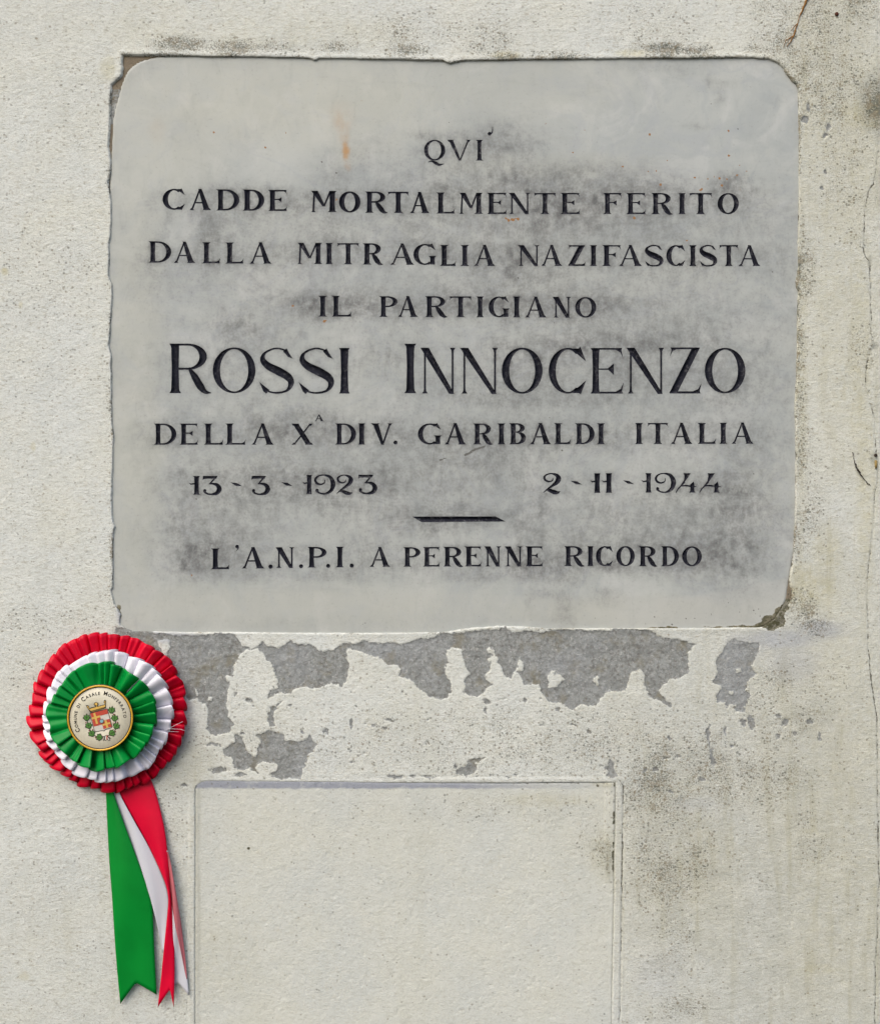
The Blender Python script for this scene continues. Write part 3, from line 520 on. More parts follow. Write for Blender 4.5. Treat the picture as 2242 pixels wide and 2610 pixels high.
add_line('A', [(801, 825)], [(801, 1073.5)], 17, .26, .10, .08, .2)
add_line('DIV', rng_(350, s1, [(1122, 1240), (1254, 1289), (1325, 1450)]), [(850, 1133), (1000, 1133)], 54, .195, .055, wear=.15)
add_line('.', [(1002.5, 1013)], [(1000, 1133)], 10.5)
add_line('GA', [(1064.6, 1123), (1131, 1188)], [(1060, 1133), (1190, 1132.5)], 54, .195, .055, wear=.2)
add_line('RIBALDIITALIA', rng_(1150, s2, [(118, 224), (249, 291), (312, 403), (420, 540), (555, 645), (668, 773), (787, 828), (992, 1033), (1058, 1172), (1180, 1303), (1330, 1428), (1447, 1488), (1508, 1632)]), [(1200, 1132.5), (1530, 1132), (1920, 1131)], 53.5, .195, .055, wear=.3)
z7 = 1780/500
add_line('133', [(481, 509.5), (515.5, 561.5), (640, 685)], [(480, 1261), (700, 1261)], 48, .20, .055, .06, .2)
add_line('1923', [(771, 795), (801, 851), (858, 898), (912, 958)], [(770, 1259.5), (960, 1259)], 49, .19, .055, .06, .4)
add_line('--', [(587, 617), (716.5, 745.5)], [(587, 1239.5), (745, 1239)], 10)
add_line('--', [(1454, 1483), (1587, 1615)], [(1454, 1235.5), (1615, 1234)], 10)
add_line('211', [(1384, 1427), (1504, 1529), (1533, 1559)], [(1384, 1257), (1560, 1256)], 50, .21, .055, .06, .25)
add_line('1944', [(1634, 1660), (1668.5, 1718), (1722, 1774), (1782, 1836)], [(1630, 1255.5), (1840, 1255.5)], 49.5, .20, .05, .06, .3)
add_line('_', [(1050, 1288)], [(1050, 1331), (1288, 1330.5)], 14.5)
add_line('L', [(538, 585)], [(538, 1451)], 53, .21, .06, wear=.1)
add_line("'", [(595, 610)], [(595, 1405)], 16)
add_line('A', [(614, 674.5)], [(614, 1449)], 54, .205, .06, wear=.1)
add_line('NPI', [(703, 750), (784, 832), (856, 876)], [(700, 1447.6), (876, 1446)], 52.5, .205, .06, wear=.1)
add_line('....', [(684, 695), (762, 772.5), (831, 841.5), (891, 901.5)], [(684, 1449.5), (900, 1447)], 10.5)
add_line('APER', [(940, 995), (1028, 1071), (1078, 1121), (1130, 1180)], [(940, 1445), (1180, 1444)], 50, .20, .058, wear=.15)
add_line('ENNE', rng_(1150, s2, [(72, 163), (180, 268), (290, 384), (400, 495)]), [(1184, 1444), (1390, 1443.5)], 51, .205, .058, wear=.15)
add_line('RICORDO', rng_(1150, s2, [(610, 718), (735, 766), (780, 872), (890, 990), (1012, 1112), (1132, 1228), (1245, 1352)]), [(1438, 1443), (1790, 1443.5)], 51, .19, .055, wear=.25)
add_line('`', [(1242.5, 1257)], [(1242, 346.5)], 24, wear=.7)

def outline_of(polys):
    vs, fs = [], []
    for q in polys:
        a = sum(q[i][0]*q[(i+1) % len(q)][1]-q[(i+1) % len(q)][0]*q[i][1] for i in range(len(q)))
        if abs(a) < 1e-3: continue
        if a < 0: q = q[::-1]
        fs.append(list(range(len(vs), len(vs)+len(q)))); vs += [Vector(p) for p in q]
    V, E, F, ov, oe, of = delaunay_2d_cdt(vs, [], fs, 0, 0.02)
    tri = [f for f, o in zip(F, of) if len(o)]
    cnt = {}
    for f in tri:
        for i in range(len(f)):
            e = (f[i], f[(i+1) % len(f)]); k = (min(e), max(e)); cnt[k] = cnt.get(k, 0)+1
    be = [k for k, c in cnt.items() if c == 1]
    V = np.array([tuple(v) for v in V])
    used = sorted({i for e in be for i in e}); mp = {u: i for i, u in enumerate(used)}
    return V[used], [(mp[a], mp[b]) for a, b in be]
def edges_inside(x, y, V, E):
    r = np.zeros(x.shape, bool)
    for a, b in E:
        (ax, ay), (bx, by) = V[a], V[b]
        if ay == by: continue
        r ^= ((ay > y) != (by > y)) & (x < (bx-ax)*(y-ay)/(by-ay)+ax)
    return r
def edges_dist(x, y, V, E):
    A = V[[e[0] for e in E]]; B = V[[e[1] for e in E]]; d = B-A; L = (d**2).sum(1)+1e-12
    px = x[:, None]-A[None, :, 0]; py = y[:, None]-A[None, :, 1]
    t = np.clip((px*d[None, :, 0]+py*d[None, :, 1])/L, 0, 1)
    return np.hypot(px-t*d[None, :, 0], py-t*d[None, :, 1]).min(1)
GL = []        # (char, verts px, edges, wear)
for chars, spans, base, H, T, n, s, wear in LINES:
    bx = [b[0] for b in base]; by = [b[1] for b in base]
    for c, (l, r) in zip(chars, spans):
        W = (r-l)/H
        y0 = np.interp((l+r)/2, bx, by)
        if c == 'I' : s_ = s
        else: s_ = s
        T1 = T*(1.22 if H < 80 else 1.0); n1 = n*(1.28 if H < 80 else 1.2)
        Tt = T1 if c != 'I' else min(T1, W-.06)
        jit = random.uniform(-.006, .006)
        polys = [[(l+px*H, y0-py*H*(1+jit)) for px, py in q] for q in glyph(c, W, Tt*random.uniform(.95, 1.05), n1, s_)]
        V, E = outline_of(polys)
        GL.append((c, V, E, wear))

# ------------------------------------------------------------------ marble slab
SLY = 0.0018                      # face of the slab sits this far behind the wall plane
def slab_y(px, py, s):            # s: sdf (negative inside)
    r = np.clip((s+5)/5, 0, 1.3)
    return SLY + .00025*fbm(px, py, 260, 601, 3) + .0010*r**2.2 + np.where(s > 0, .010*np.clip(s/4, 0, 1), 0)
DIRT = [(1200, 400, 120, 34, .55), (1290, 345, 70, 30, .60), (1250, 385, 34, 30, .6), (1110, 345, 50, 14, .5), (1300, 472, 230, 34, .62), (1450, 462, 180, 30, .55), (1190, 560, 330, 60, .42), (1560, 540, 260, 60, .42), (1860, 490, 40, 26, .85), (1600, 500, 120, 30, .5), (1470, 510, 130, 26, .5),
        (700, 505, 100, 24, .45), (870, 440, 50, 40, .35), (930, 380, 40, 30, .25), (530, 580, 22, 50, .70), (600, 570, 60, 50, .38), (620, 690, 300, 30, .25), (850, 575, 22, 60, .35), (1330, 655, 40, 40, .55), (1270, 690, 80, 30, .4), (1650, 680, 250, 26, .35), (1060, 625, 60, 10, .4), (1105, 650, 60, 30, .3),
        (850, 785, 90, 30, .55), (1000, 775, 230, 34, .42), (1300, 770, 180, 40, .50), (1480, 790, 70, 50, .45), (1240, 760, 60, 18, .5), (585, 835, 40, 26, .55), (650, 850, 90, 20, .35), (440, 740, 60, 20, .2), (1570, 770, 200, 40, .2),
        (1450, 870, 90, 20, .62), (1560, 875, 70, 16, .65), (1650, 880, 70, 16, .5), (1280, 880, 40, 16, .5), (1010, 890, 60, 30, .38), (1740, 840, 120, 30, .38), (1380, 1020, 180, 20, .42), (1320, 950, 60, 60, .35), (1580, 960, 60, 60, .38), (1800, 900, 120, 80, .32), (1850, 1010, 90, 30, .3), (1450, 940, 40, 60, .3), (1180, 1000, 90, 30, .3), (600, 940, 50, 50, .25),
        (730, 1110, 70, 40, .65), (790, 1075, 60, 24, .55), (640, 1050, 30, 30, .42), (480, 1100, 60, 34, .38), (950, 1090, 80, 30, .3), (1100, 1130, 80, 40, .38), (1480, 1120, 330, 40, .28), (1180, 1170, 100, 30, .42), (1280, 1190, 90, 60, .32),
        (700, 1205, 160, 30, .55), (780, 1260, 130, 46, .5), (590, 1290, 90, 40, .42), (470, 1235, 50, 40, .3), (960, 1240, 80, 60, .35), (1110, 1270, 60, 60, .30), (1240, 1310, 60, 18, .5), (1110, 1302, 80, 14, .5), (1040, 1330, 40, 14, .5), (1150, 1345, 70, 12, .35), (1360, 1320, 40, 60, .36), (1560, 1310, 120, 60, .28),
        (1800, 1310, 100, 60, .42), (1880, 1330, 50, 80, .4), (1640, 1380, 200, 40, .26), (520, 1420, 70, 46, .68), (560, 1370, 90, 34, .45), (470, 1370, 30, 60, .4), (640, 1470, 80, 16, .35), (900, 1470, 160, 14, .35), (960, 1390, 80, 34, .3), (1290, 1465, 140, 18, .5), (1380, 1450, 60, 30, .45), (1546, 1442, 22, 9, 1.0), (1560, 1438, 14, 9, .8), (1770, 1400, 60, 26, .55), (1745, 1450, 80, 30, .35),
        (1860, 1430, 70, 60, .42), (1900, 1350, 60, 130, .32), (1500, 1405, 90, 30, .25), (1390, 1515, 40, 12, .38), (1360, 1550, 10, 30, .30), (1420, 1575, 40, 14, .32), (1440, 1545, 24, 40, .36), (1540, 1518, 36, 16, .42),
        (1845, 215, 26, 9, .35), (1805, 205, 10, 14, .5), (1838, 250, 12, 14, .5), (1780, 320, 26, 6, .4), (1660, 175, 60, 14, .3), (400, 660, 10, 60, .2), (500, 1520, 30, 6, .0), (700, 1590, 250, 14, .18),
        (540, 620, 8, 60, .35), (530, 690, 10, 50, .3), (1660, 560, 14, 60, .35), (1380, 600, 12, 50, .3), (1870, 460, 30, 14, .7), (660, 480, 40, 12, .35), (420, 560, 10, 60, .3)]
HALO = [(c, V, E, w) for (c, V, E, w) in GL]
RUST = [(545, 337, 2.2), (676, 375, 2), (729, 338, 1.4), (922, 257, 1.2), (880, 355, 0), (1586, 424, 2), (1683, 470, 2.6), (1655, 342, 2.4), (1856, 333, 2.2), (1857, 396, 2.4), (1833, 454, 2.4), (1839, 472, 2.6), (1770, 452, 2), (1788, 482, 2.2), (1783, 484, 1.6), (1878, 446, 2), (1803, 455, 1.4), (1819, 450, 1.3), (1852, 456, 1.4), (1902, 435, 1.4), (1886, 482, 1.4), (1296, 561, 2.8), (1303, 559, 2.4), (1308, 560, 2.6), (1320, 558, 2.8), (1314, 557, 1.6), (1289, 555, 2), (1616, 555, 3), (1490, 330, 1.6), (1459, 388, 1.4), (1651, 437, 1.3), (1672, 435, 1.3), (1750, 613, 1.8), (1510, 586, 1.2), (746, 779, 2.2), (826, 819, 2.6), (830, 817, 1.8), (857, 508, 2.4), (1885, 421, 1.2), (1700, 409, 1.2), (489, 1466, 1.8), (1390, 314, 1.6)]
DARK = [(1130, 275, 1.6), (1144, 311, 1.4), (1207, 313, 1.2), (1880, 328, 1.3), (1811, 264, 1.4), (1678, 272, 1.2), (857, 440, 2.6), (820, 412, 2), (811, 574, 1.6), (950, 587, 1.6), (1320, 708, 2), (1412, 822, 1.8), (1968, 693, 1.8), (1945, 598, 1.5), (1978, 786, 1.8), (1225, 1005, 1.8), (1247, 1002, 1.5), (1682, 1030, 2.0), (1400, 1065, 1.5), (853, 1170, 1.6), (1432, 1148, 2), (1920, 1207, 1.8), (1105, 1183, 1.3), (1005, 1302, 1.6), (500, 1272, 1.7), (746, 1259, 1.5), (639, 1318, 1.3), (870, 1478, 1.5), (1517, 1575, 1.6), (1667, 1573, 2), (1747, 1577, 2.2), (1855, 1537, 1.6), (1770, 1576, 2), (1920, 1556, 1.6), (1933, 1553, 1.8), (1937, 1570, 2.2), (1925, 1565, 1.5), (1812, 1566, 1.8), (1645, 1590, 2), (1712, 1592, 2), (1850, 1590, 1.8), (1221, 1571, 1.2), (1885, 1560, 1.4), (1420, 590, 1.2), (1315, 625, 0), (845, 442, 1.5)]
LINESM = [([(835, 540), (850, 560), (858, 580), (873, 600), (875, 618)], 1.0, .8), ([(1235, 1137), (1222, 1143), (1210, 1145), (1195, 1155), (1185, 1160)], 2.4, 1.1), ([(1120, 1173), (1134, 1168)], 2.2, 1.0), ([(920, 1595), (925, 1590), (934, 1589)], 1.8, .9), ([(1332, 935), (1337, 948), (1333, 965), (1333, 1003)], 1.4, .7), ([(1678, 1028), (1690, 1014), (1700, 1002)], 1.0, .7),
          ([(1979, 787), (1972, 808), (1966, 818)], .9, .6), ([(760, 690), (820, 680), (840, 672)], 1.2, .5), ([(355, 1495), (385, 1478), (400, 1466)], 1.0, .6), ([(300, 860), (305, 890)], .8, .0)]
XM = {}
def slab_masks(px, py, s):
    w1 = px + 26*fbm(px, py, 60, 701, 3); w2 = py + 14*fbm(px, py, 45, 721, 3)
    d = np.zeros(px.shape, np.float32)
    for cx, cy, rx, ry, a in DIRT:
        rx *= 1.15; ry *= 1.15
        e = ((w1-cx)/rx)**2+((w2-cy)/ry)**2
        g = a*np.exp(-e*.7); d = d + g - d*g*.95
    d = d*.92 + .20*sstep(420, 560, py)*sstep(1500, 1440, py)*sstep(280, 400, px)*np.interp(px, [300, 1100, 1400, 2000], [.7, .8, 1, 1]) + .05
    streak = .5+.5*fbm(px, py, 26, 741, 3, .45)
    d = d*(.58+.60*streak)
    band = np.zeros(px.shape)
    for by_, x0, x1, a_, hw in ((372, 1060, 1330, .10, 26), (512, 380, 1960, .16, 30), (648, 340, 1980, .16, 30), (782, 740, 1560, .26, 27), (940, 380, 1960, .10, 62), (1108, 350, 1960, .17, 32), (1232, 430, 1900, .14, 32), (1318, 1000, 1320, .10, 18), (1422, 440, 1860, .22, 32)):
        band = np.maximum(band, a_*np.exp(-((w2-by_)/hw)**4)*sstep(x0-30, x0+30, w1)*sstep(x1+40, x1-40, w1))
    d = d*.86 + band*(.7+.5*streak) + .05*fbm(px, py, 130, 761, 3)
    hal = np.zeros(px.shape, np.float32)
    for c, V, E, w in HALO:
        x0, x1, y0, y1 = V[:, 0].min()-26, V[:, 0].max()+26, V[:, 1].min()-26, V[:, 1].max()+26
        m = np.nonzero((px > x0) & (px < x1) & (py > y0) & (py < y1))[0]
        if len(m) == 0: continue
        dd = edges_dist(px[m], py[m], V, E)
        hal[m] = np.maximum(hal[m], np.exp(-dd/4.2))
    amt = np.clip(.30 + .55*fbm(px, py, 90, 781, 3), 0, 1)
    d = np.clip(d + hal*amt*.75, 0, 1)
    cream = blobs(w1, w2, [(700, 250, 500, 120, .55), (430, 330, 160, 160, .45), (1200, 220, 400, 90, .35), (340, 1000, 70, 700, .45), (700, 1550, 600, 60, .45), (1600, 1560, 400, 40, .55), (880, 330, 60, 90, .4), (1400, 420, 260, 30, .25)])
    rs = np.zeros(px.shape, np.float32)
    rsoft = blobs(px + 5*fbm(px, py, 30, 801, 2), py, [(883, 385, 9, 24, 1.3), (884, 350, 9, 16, .45), (862, 305, 16, 24, .42), (875, 330, 16, 30, .45), (886, 420, 8, 14, .4), (870, 290, 30, 30, .18), (400, 330, 20, 30, .14)])
    for a, b, r in RUST:
        if r: rs = np.maximum(rs, np.clip(.5+(r*.95+1.3-np.hypot(px-a, py-b))/8, 0, 1))
    dk = np.zeros(px.shape, np.float32)
    for a, b, r in DARK:
        if r: dk = np.maximum(dk, np.clip(.5+(r*.85+.9-np.hypot(px-a, py-b))/8, 0, 1))
    for pts, w, a in LINESM:
        dd = seg_dist(px+2*fbm(px, py, 12, 811, 2), py+2*fbm(px, py, 12, 821, 2), pts); dk = np.maximum(dk, np.clip(.5+(w-dd)/8, 0, 1)*a)
    # moss and mould caught in the broken lower right corner, thin film along the bottom edge
    moss = blobs(px+5*fbm(px, py, 14, 831, 2), py+5*fbm(px, py, 14, 841, 2), [(1984, 1566, 15, 20, 1.2), (1966, 1582, 26, 14, 1.2), (1950, 1594, 30, 9, 1.1), (1995, 1550, 8, 12, .9), (1850, 1599, 60, 4, .55), (1900, 1597, 60, 4, .7), (1700, 1601, 30, 3, .5), (305, 1560, 6, 22, .8), (320, 190, 10, 20, .4)])
    moss = moss + .55*np.exp(-(np.abs(py-1599)/4.)**2)*sstep(.1, .5, fbm(px, py, 40, 851, 3))*sstep(1170, 1260, px)
    moss = np.clip(moss, 0, 1)
    skim = sstep(0, -5, (1485 + (1960-px)*.10) - py - 3*fbm(px, py, 30, 861, 2))*.0
    ly = np.interp(px, [300, 1640, 1780, 1880, 1985], [1500, 1523, 1518, 1500, 1476])
    skim = sstep(-3, 3, py-ly-3*fbm(px, py, 24, 861, 2))*np.interp(px, [300, 1500, 1700, 2000], [.3, .4, .9, 1])
    skim = np.maximum(skim, .6*blobs(px, py, [(1240, 590, 16, 60, 1), (1390, 580, 18, 30, 1), (1495, 560, 26, 40, .8), (1215, 360, 6, 5, 1), (1236, 383, 7, 12, 1), (1196, 384, 6, 7, 1), (1255, 402, 20, 6, .7)]))
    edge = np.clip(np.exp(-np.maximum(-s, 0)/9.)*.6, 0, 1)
    return np.stack([d, cream, rs, rsoft], -1), np.stack([dk, moss, skim, edge], -1)
def slab_material():
    n = NT('grey_white_marble')
    d, cream, rs, rsoft = n.attr('mask_a'); dk, moss, skim, edge = n.attr('mask_b')
    a = n.noise(9, 6, .62, (1, 1, 1.3), .8); b = n.noise(26, 6, .62, None, 1.4); c = n.noise(110, 5, .62); f = n.noise(420, 4, .6)
    base = n.mix(n.step(.34, .66, a), (.395, .418, .405), (.468, .485, .455))
    base = n.mix(n.math('MULTIPLY', n.step(.48, .68, b), .45), base, (.350, .378, .378))
    base = n.mix(n.math('MULTIPLY', n.step(.50, .66, n.noise(17, 5, .6, None, 1.0)), .45), base, (.545, .555, .530))
    vein = n.math('ABSOLUTE', n.math('SUBTRACT', n.noise(7, 6, .6, (1.0, 1, 1.5), 1.2), .5))
    base = n.mix(n.math('MULTIPLY', n.step(.030, .0, vein), .30), base, (.37, .39, .41))
    base = n.mix(n.math('MULTIPLY', cream, n.step(.3, .6, b, .5, 1.)), base, (.500, .498, .415))
    base = n.mix(n.math('MULTIPLY', skim, .55), base, (.480, .482, .450))
    sm = n.noise(60, 5, .7, (1.3, 1, .55), .9); hz = n.noise(30, 5, .7, (.5, 1, 1.4), 1.2)
    gr = n.math('MULTIPLY', d, n.step(.30, .62, c, .5, 1.1)); gr = n.math('MULTIPLY', gr, n.step(.3, .65, sm, .78, 1.1)); gr = n.math('MULTIPLY', gr, n.step(.3, .65, hz, .72, 1.15)); gr = n.math('ADD', gr, n.math('MULTIPLY', n.step(.50, .72, sm), .10)); gr = n.math('ADD', gr, n.math('MULTIPLY', n.step(.52, .75, hz), .10)); gr = n.math('MULTIPLY', gr, n.step(.3, .6, f, .80, 1.08))
    base = n.mix(n.math('MULTIPLY', gr, .85), base, (.125, .130, .128))
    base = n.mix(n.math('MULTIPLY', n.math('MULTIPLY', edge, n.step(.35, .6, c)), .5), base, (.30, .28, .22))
    base = n.mix(n.math('MULTIPLY', n.math('MULTIPLY', rsoft, .8), n.step(.3, .65, c, .35, 1.)), base, (.44, .27, .13))
    rg = n.math('MULTIPLY', n.math('SUBTRACT', n.noise(500, 3), .5), .25)
    base = n.mix(n.step(.46, .56, n.math('ADD', rs, rg)), base, (.30, .15, .055))
    base = n.mix(n.math('MULTIPLY', n.step(.46, .56, n.math('ADD', dk, rg)), .85), base, (.09, .085, .075))
    base = n.mix(n.step(.42, .60, n.math('ADD', moss, n.math('MULTIPLY', rg, 1.6))), base, n.mix(n.step(.4, .6, n.noise(240, 4, .7)), (.085, .080, .045), (.20, .18, .12)))
    # fine speckle of grime
    base = n.mix(n.math('MULTIPLY', n.step(.60, .74, n.math('ADD', f, n.math('MULTIPLY', d, .16))), .30), base, (.23, .22, .21))
    h = n.math('ADD', n.math('MULTIPLY', f, .5), n.math('MULTIPLY', c, .5))
    h = n.math('ADD', h, n.math('MULTIPLY', moss, 3.))
    nb = n.bump(h, .00012, .8)
    base = n.mix(1.0, base, (.905, .922, .925), 'MULTIPLY')
    return n.out(base, n.step(.0, .6, d, .50, .75), nb, .38)
M_SLAB = slab_material()
G = 4.0
gx = np.arange(276, 2052, G); gy = np.arange(132, 1632, G)
X, Y = np.meshgrid(gx, gy)
s = sdf(X, Y, SLAB)
cellkeep = (np.minimum(np.minimum(s[:-1, :-1], s[1:, 1:]), np.minimum(s[1:, :-1], s[:-1, 1:])) < 4)
# text strips
rects = []
allv = [(V[:, 0].min(), V[:, 0].max(), V[:, 1].min(), V[:, 1].max()) for _, V, _, _ in GL]
for k, b in enumerate(allv): rects.append([int((b[0]-gx[0]-5)//G), int(-(-(b[1]-gx[0]+5)//G)), int((b[2]-gy[0]-5)//G), int(-(-(b[3]-gy[0]+5)//G)), [k]])
merged = True
while merged:
    merged = False
    for i in range(len(rects)):
        for j in range(i+1, len(rects)):
            A, B = rects[i], rects[j]
            if A[0] <= B[1] and B[0] <= A[1] and A[2] <= B[3] and B[2] <= A[3]:
                rects[i] = [min(A[0], B[0]), max(A[1], B[1]), min(A[2], B[2]), max(A[3], B[3]), A[4]+B[4]]; rects.pop(j); merged = True; break
        if merged: break
for r in rects: cellkeep[r[2]:r[3], r[0]:r[1]] = False
idx = np.arange(X.size).reshape(X.shape)
q = np.stack([idx[:-1, :-1][cellkeep], idx[1:, :-1][cellkeep], idx[1:, 1:][cellkeep], idx[:-1, 1:][cellkeep]], -1)
tris = [np.concatenate([q[:, [0, 1, 2]], q[:, [0, 2, 3]]])]
VX = [X.ravel()]; VY = [Y.ravel()]; nv = X.size
for x0, x1, y0, y1, ks in rects:
    pts = []; ed = []; ids = []
    sub = idx[y0:y1+1, x0:x1+1]
    px = X[y0:y1+1, x0:x1+1]; py = Y[y0:y1+1, x0:x1+1]
    h, w = sub.shape
    bord = np.zeros(sub.shape, bool); bord[0] = bord[-1] = True; bord[:, 0] = bord[:, -1] = True
    keepm = np.ones(sub.shape, bool)
    for k in ks:
        _, V, E, _ = GL[k]; b = allv[k]
        m = (px > b[0]-3) & (px < b[1]+3) & (py > b[2]-3) & (py < b[3]+3)
        if m.any():
            xx = px[m].ravel(); yy_ = py[m].ravel()
            bad = edges_inside(xx, yy_, V, E) | (edges_dist(xx, yy_, V, E) < 1.1); t = keepm[m]; t[bad] = False; keepm[m] = t
    keepm |= bord
    vi = -np.ones(sub.shape, int); vi[keepm] = np.arange(keepm.sum())
    pts = [Vector((float(a), float(b))) for a, b in zip(px[keepm], py[keepm])]; gid = list(sub[keepm])
    for j in range(w-1): ed += [(vi[0, j], vi[0, j+1]), (vi[-1, j], vi[-1, j+1])]
    for j in range(h-1): ed += [(vi[j, 0], vi[j+1, 0]), (vi[j, -1], vi[j+1, -1])]
    for k in ks:
        _, V, E, _ = GL[k]; o = len(pts)
        pts += [Vector((float(a), float(b))) for a, b in V]; gid += [-1]*len(V); ed += [(o+a, o+b) for a, b in E]
    ed = [(int(a), int(b)) for a, b in ed]
    V2, E2, F2, ov, oe, of = delaunay_2d_cdt(pts, ed, [], 0, 1e-4)
    V2 = np.array([tuple(v) for v in V2]); F2 = np.array([f for f in F2 if len(f) == 3])
    c = V2[F2].mean(1); ins = np.zeros(len(F2), bool)
    for k in ks:
        _, V, E, _ = GL[k]; b = allv[k]
        m = (c[:, 0] > b[0]) & (c[:, 0] < b[1]) & (c[:, 1] > b[2]) & (c[:, 1] < b[3])
        ii = np.nonzero(m)[0]; ins[ii] |= edges_inside(c[ii, 0], c[ii, 1], V, E)
    F2 = F2[~ins]
    g2 = np.zeros(len(V2), int); extra = []
    for i, o in enumerate(ov):
        g = [gid[t] for t in o if t < len(gid) and gid[t] >= 0]
        if g: g2[i] = g[0]
        else: g2[i] = nv+len(extra); extra.append(i)
    VX.append(V2[extra, 0]); VY.append(V2[extra, 1]); nv += len(extra)
    # orient consistently with the grid triangles
    a = V2[F2[:, 1]]-V2[F2[:, 0]]; b = V2[F2[:, 2]]-V2[F2[:, 0]]; cr = a[:, 0]*b[:, 1]-a[:, 1]*b[:, 0]
    F2[cr > 0] = F2[cr > 0][:, ::-1]
    tris.append(g2[F2])
VX = np.concatenate(VX); VY = np.concatenate(VY); T3 = np.concatenate(tris)
used = np.zeros(nv, bool); used[T3.ravel()] = True; rm = np.cumsum(used)-1; T3 = rm[T3]; VX = VX[used]; VY = VY[used]
sv = sdf(VX, VY, SLAB)
yv = slab_y(VX, VY, sv)
co = PA(VX, VY, yv*0+SLY); co[:, 1] = yv
ma, mb = slab_masks(VX, VY, sv)
plaque = empty('marble_plaque', P(1160, 875, SLY)); bpy.context.view_layer.update()
tag(plaque, 'grey-white marble memorial plaque with dark engraved inscription, grimy around its letters', 'memorial plaque')
slab = make_mesh('slab', co, T3, M_SLAB, attrs={'mask_a': ma, 'mask_b': mb}); relocate(slab, plaque)

def paint_material(name, wear):
    n = NT(name)
    a = n.noise(260, 5, .7); b = n.noise(60, 3, .6)
    t = n.math('MULTIPLY', n.step(.50, .68, a), wear)
    base = n.mix(n.step(.35, .6, b), (.006, .007, .012), (.013, .014, .022))
    base = n.mix(n.math('MULTIPLY', t, .75), base, (.16, .16, .165))
    return n.out(base, .7, n.bump(a, .0002, .6), .12)
PM = {}
for c, V, E, w in GL:
    lo, hi = V.min(0), V.max(0)
    g = 1.7 if hi[1]-lo[1] < 80 else 2.4
    ax, ay = np.meshgrid(np.arange(lo[0]+.5, hi[0], g), np.arange(lo[1]+.5, hi[1], g)); ax = ax.ravel(); ay = ay.ravel()
    ax[::2] += .2
    m = edges_inside(ax, ay, V, E); ax, ay = ax[m], ay[m]
    dd = edges_dist(ax, ay, V, E) if len(ax) else np.zeros(0); m = dd > .7; ax, ay, dd = ax[m], ay[m], dd[m]
    pts = [Vector((float(a), float(b))) for a, b in V]+[Vector((float(a), float(b))) for a, b in zip(ax, ay)]
    V2, E2, F2, ov, _, _ = delaunay_2d_cdt(pts, [(int(a), int(b)) for a, b in E], [], 0, 1e-4)
    V2 = np.array([tuple(v) for v in V2]); F2 = np.array([f for f in F2 if len(f) == 3])
    cc = V2[F2].mean(1); F2 = F2[edges_inside(cc[:, 0], cc[:, 1], V, E)]
    a = V2[F2[:, 1]]-V2[F2[:, 0]]; b = V2[F2[:, 2]]-V2[F2[:, 0]]; cr = a[:, 0]*b[:, 1]-a[:, 1]*b[:, 0]; F2[cr > 0] = F2[cr > 0][:, ::-1]
    d2 = edges_dist(V2[:, 0], V2[:, 1], V, E)
    y = slab_y(V2[:, 0], V2[:, 1], np.full(len(V2), -99.)) + np.minimum(d2, 6.5)*S*.95
    co = PA(V2[:, 0], V2[:, 1], y*0+SLY); co[:, 1] = y
    wk = round(w*5)/5
    if wk not in PM: PM[wk] = paint_material('letter_paint_%d' % int(wk*10), wk+.15)
    nm = {'-': 'dash', '.': 'full_stop', "'": 'apostrophe', '`': 'accent', '_': 'rule'}.get(c, 'digit' if c.isdigit() else 'letter')
    o = make_mesh(nm, co, F2, PM[wk], smooth=False); relocate(o, plaque)

# ------------------------------------------------------------------ satin and badge materials
def satin(name, col, rough=.36, dark=.75):
    n = NT(name)
    w = n.noise(900, 2, .5, (1, 1, .15)); lo = n.noise(35, 3)
    base = n.mix(n.step(.3, .7, lo), tuple(c*dark for c in col), col)
    return n.out(base, rough, n.bump(w, .0001, .4), .16)
M_RED = satin('red_satin', (.62, .002, .024)); M_GRN = satin('green_satin', (.0015, .255, .040)); M_WHT = satin('white_satin', (.76, .75, .82), .42, .95)
M_REDT = satin('red_ribbon', (.64, .003, .032), .42, .85); M_GRNT = satin('green_ribbon', (.0015, .22, .026), .42, .88); M_WHTT = satin('white_ribbon', (.55, .56, .60), .5, .96)
def plain(name, col, rough=.5, spec=.4, metal=0.):
    n = NT(name); v = n.noise(500, 3)
    n.b.inputs['Metallic'].default_value = metal
    return n.out(n.mix(n.step(.3, .7, v), tuple(c*.9 for c in col), col), rough, None, spec)
M_CREAM = plain('badge_print', (.60, .57, .44), .35); M_GOLD = plain('gold_rim', (.62, .36, .03), .35, .5, .15); M_INK = plain('ink', (.025, .02, .015), .5)
M_DRK = plain('badge_edge_and_shadow', (.02, .012, .01), .4); M_CRED = plain('crest_red', (.46, .06, .035), .45); M_CYEL = plain('crest_yellow', (.62, .40, .09), .45)
M_CGRN = plain('crest_green', (.07, .20, .035), .45); M_CBLU = plain('crest_blue', (.22, .42, .46), .45); M_CWHT = plain('crest_white', (.58, .55, .48), .45)
M_BROWN = plain('rusty_iron', (.08, .03, .018), .8, .2); M_TWIG = plain('dark_twig', (.045, .035, .028), .9, .1); M_ROOT = plain('tan_root', (.26, .14, .05), .9, .1); M_OCH = plain('ochre_plug', (.30, .22, .09), .9, .1)

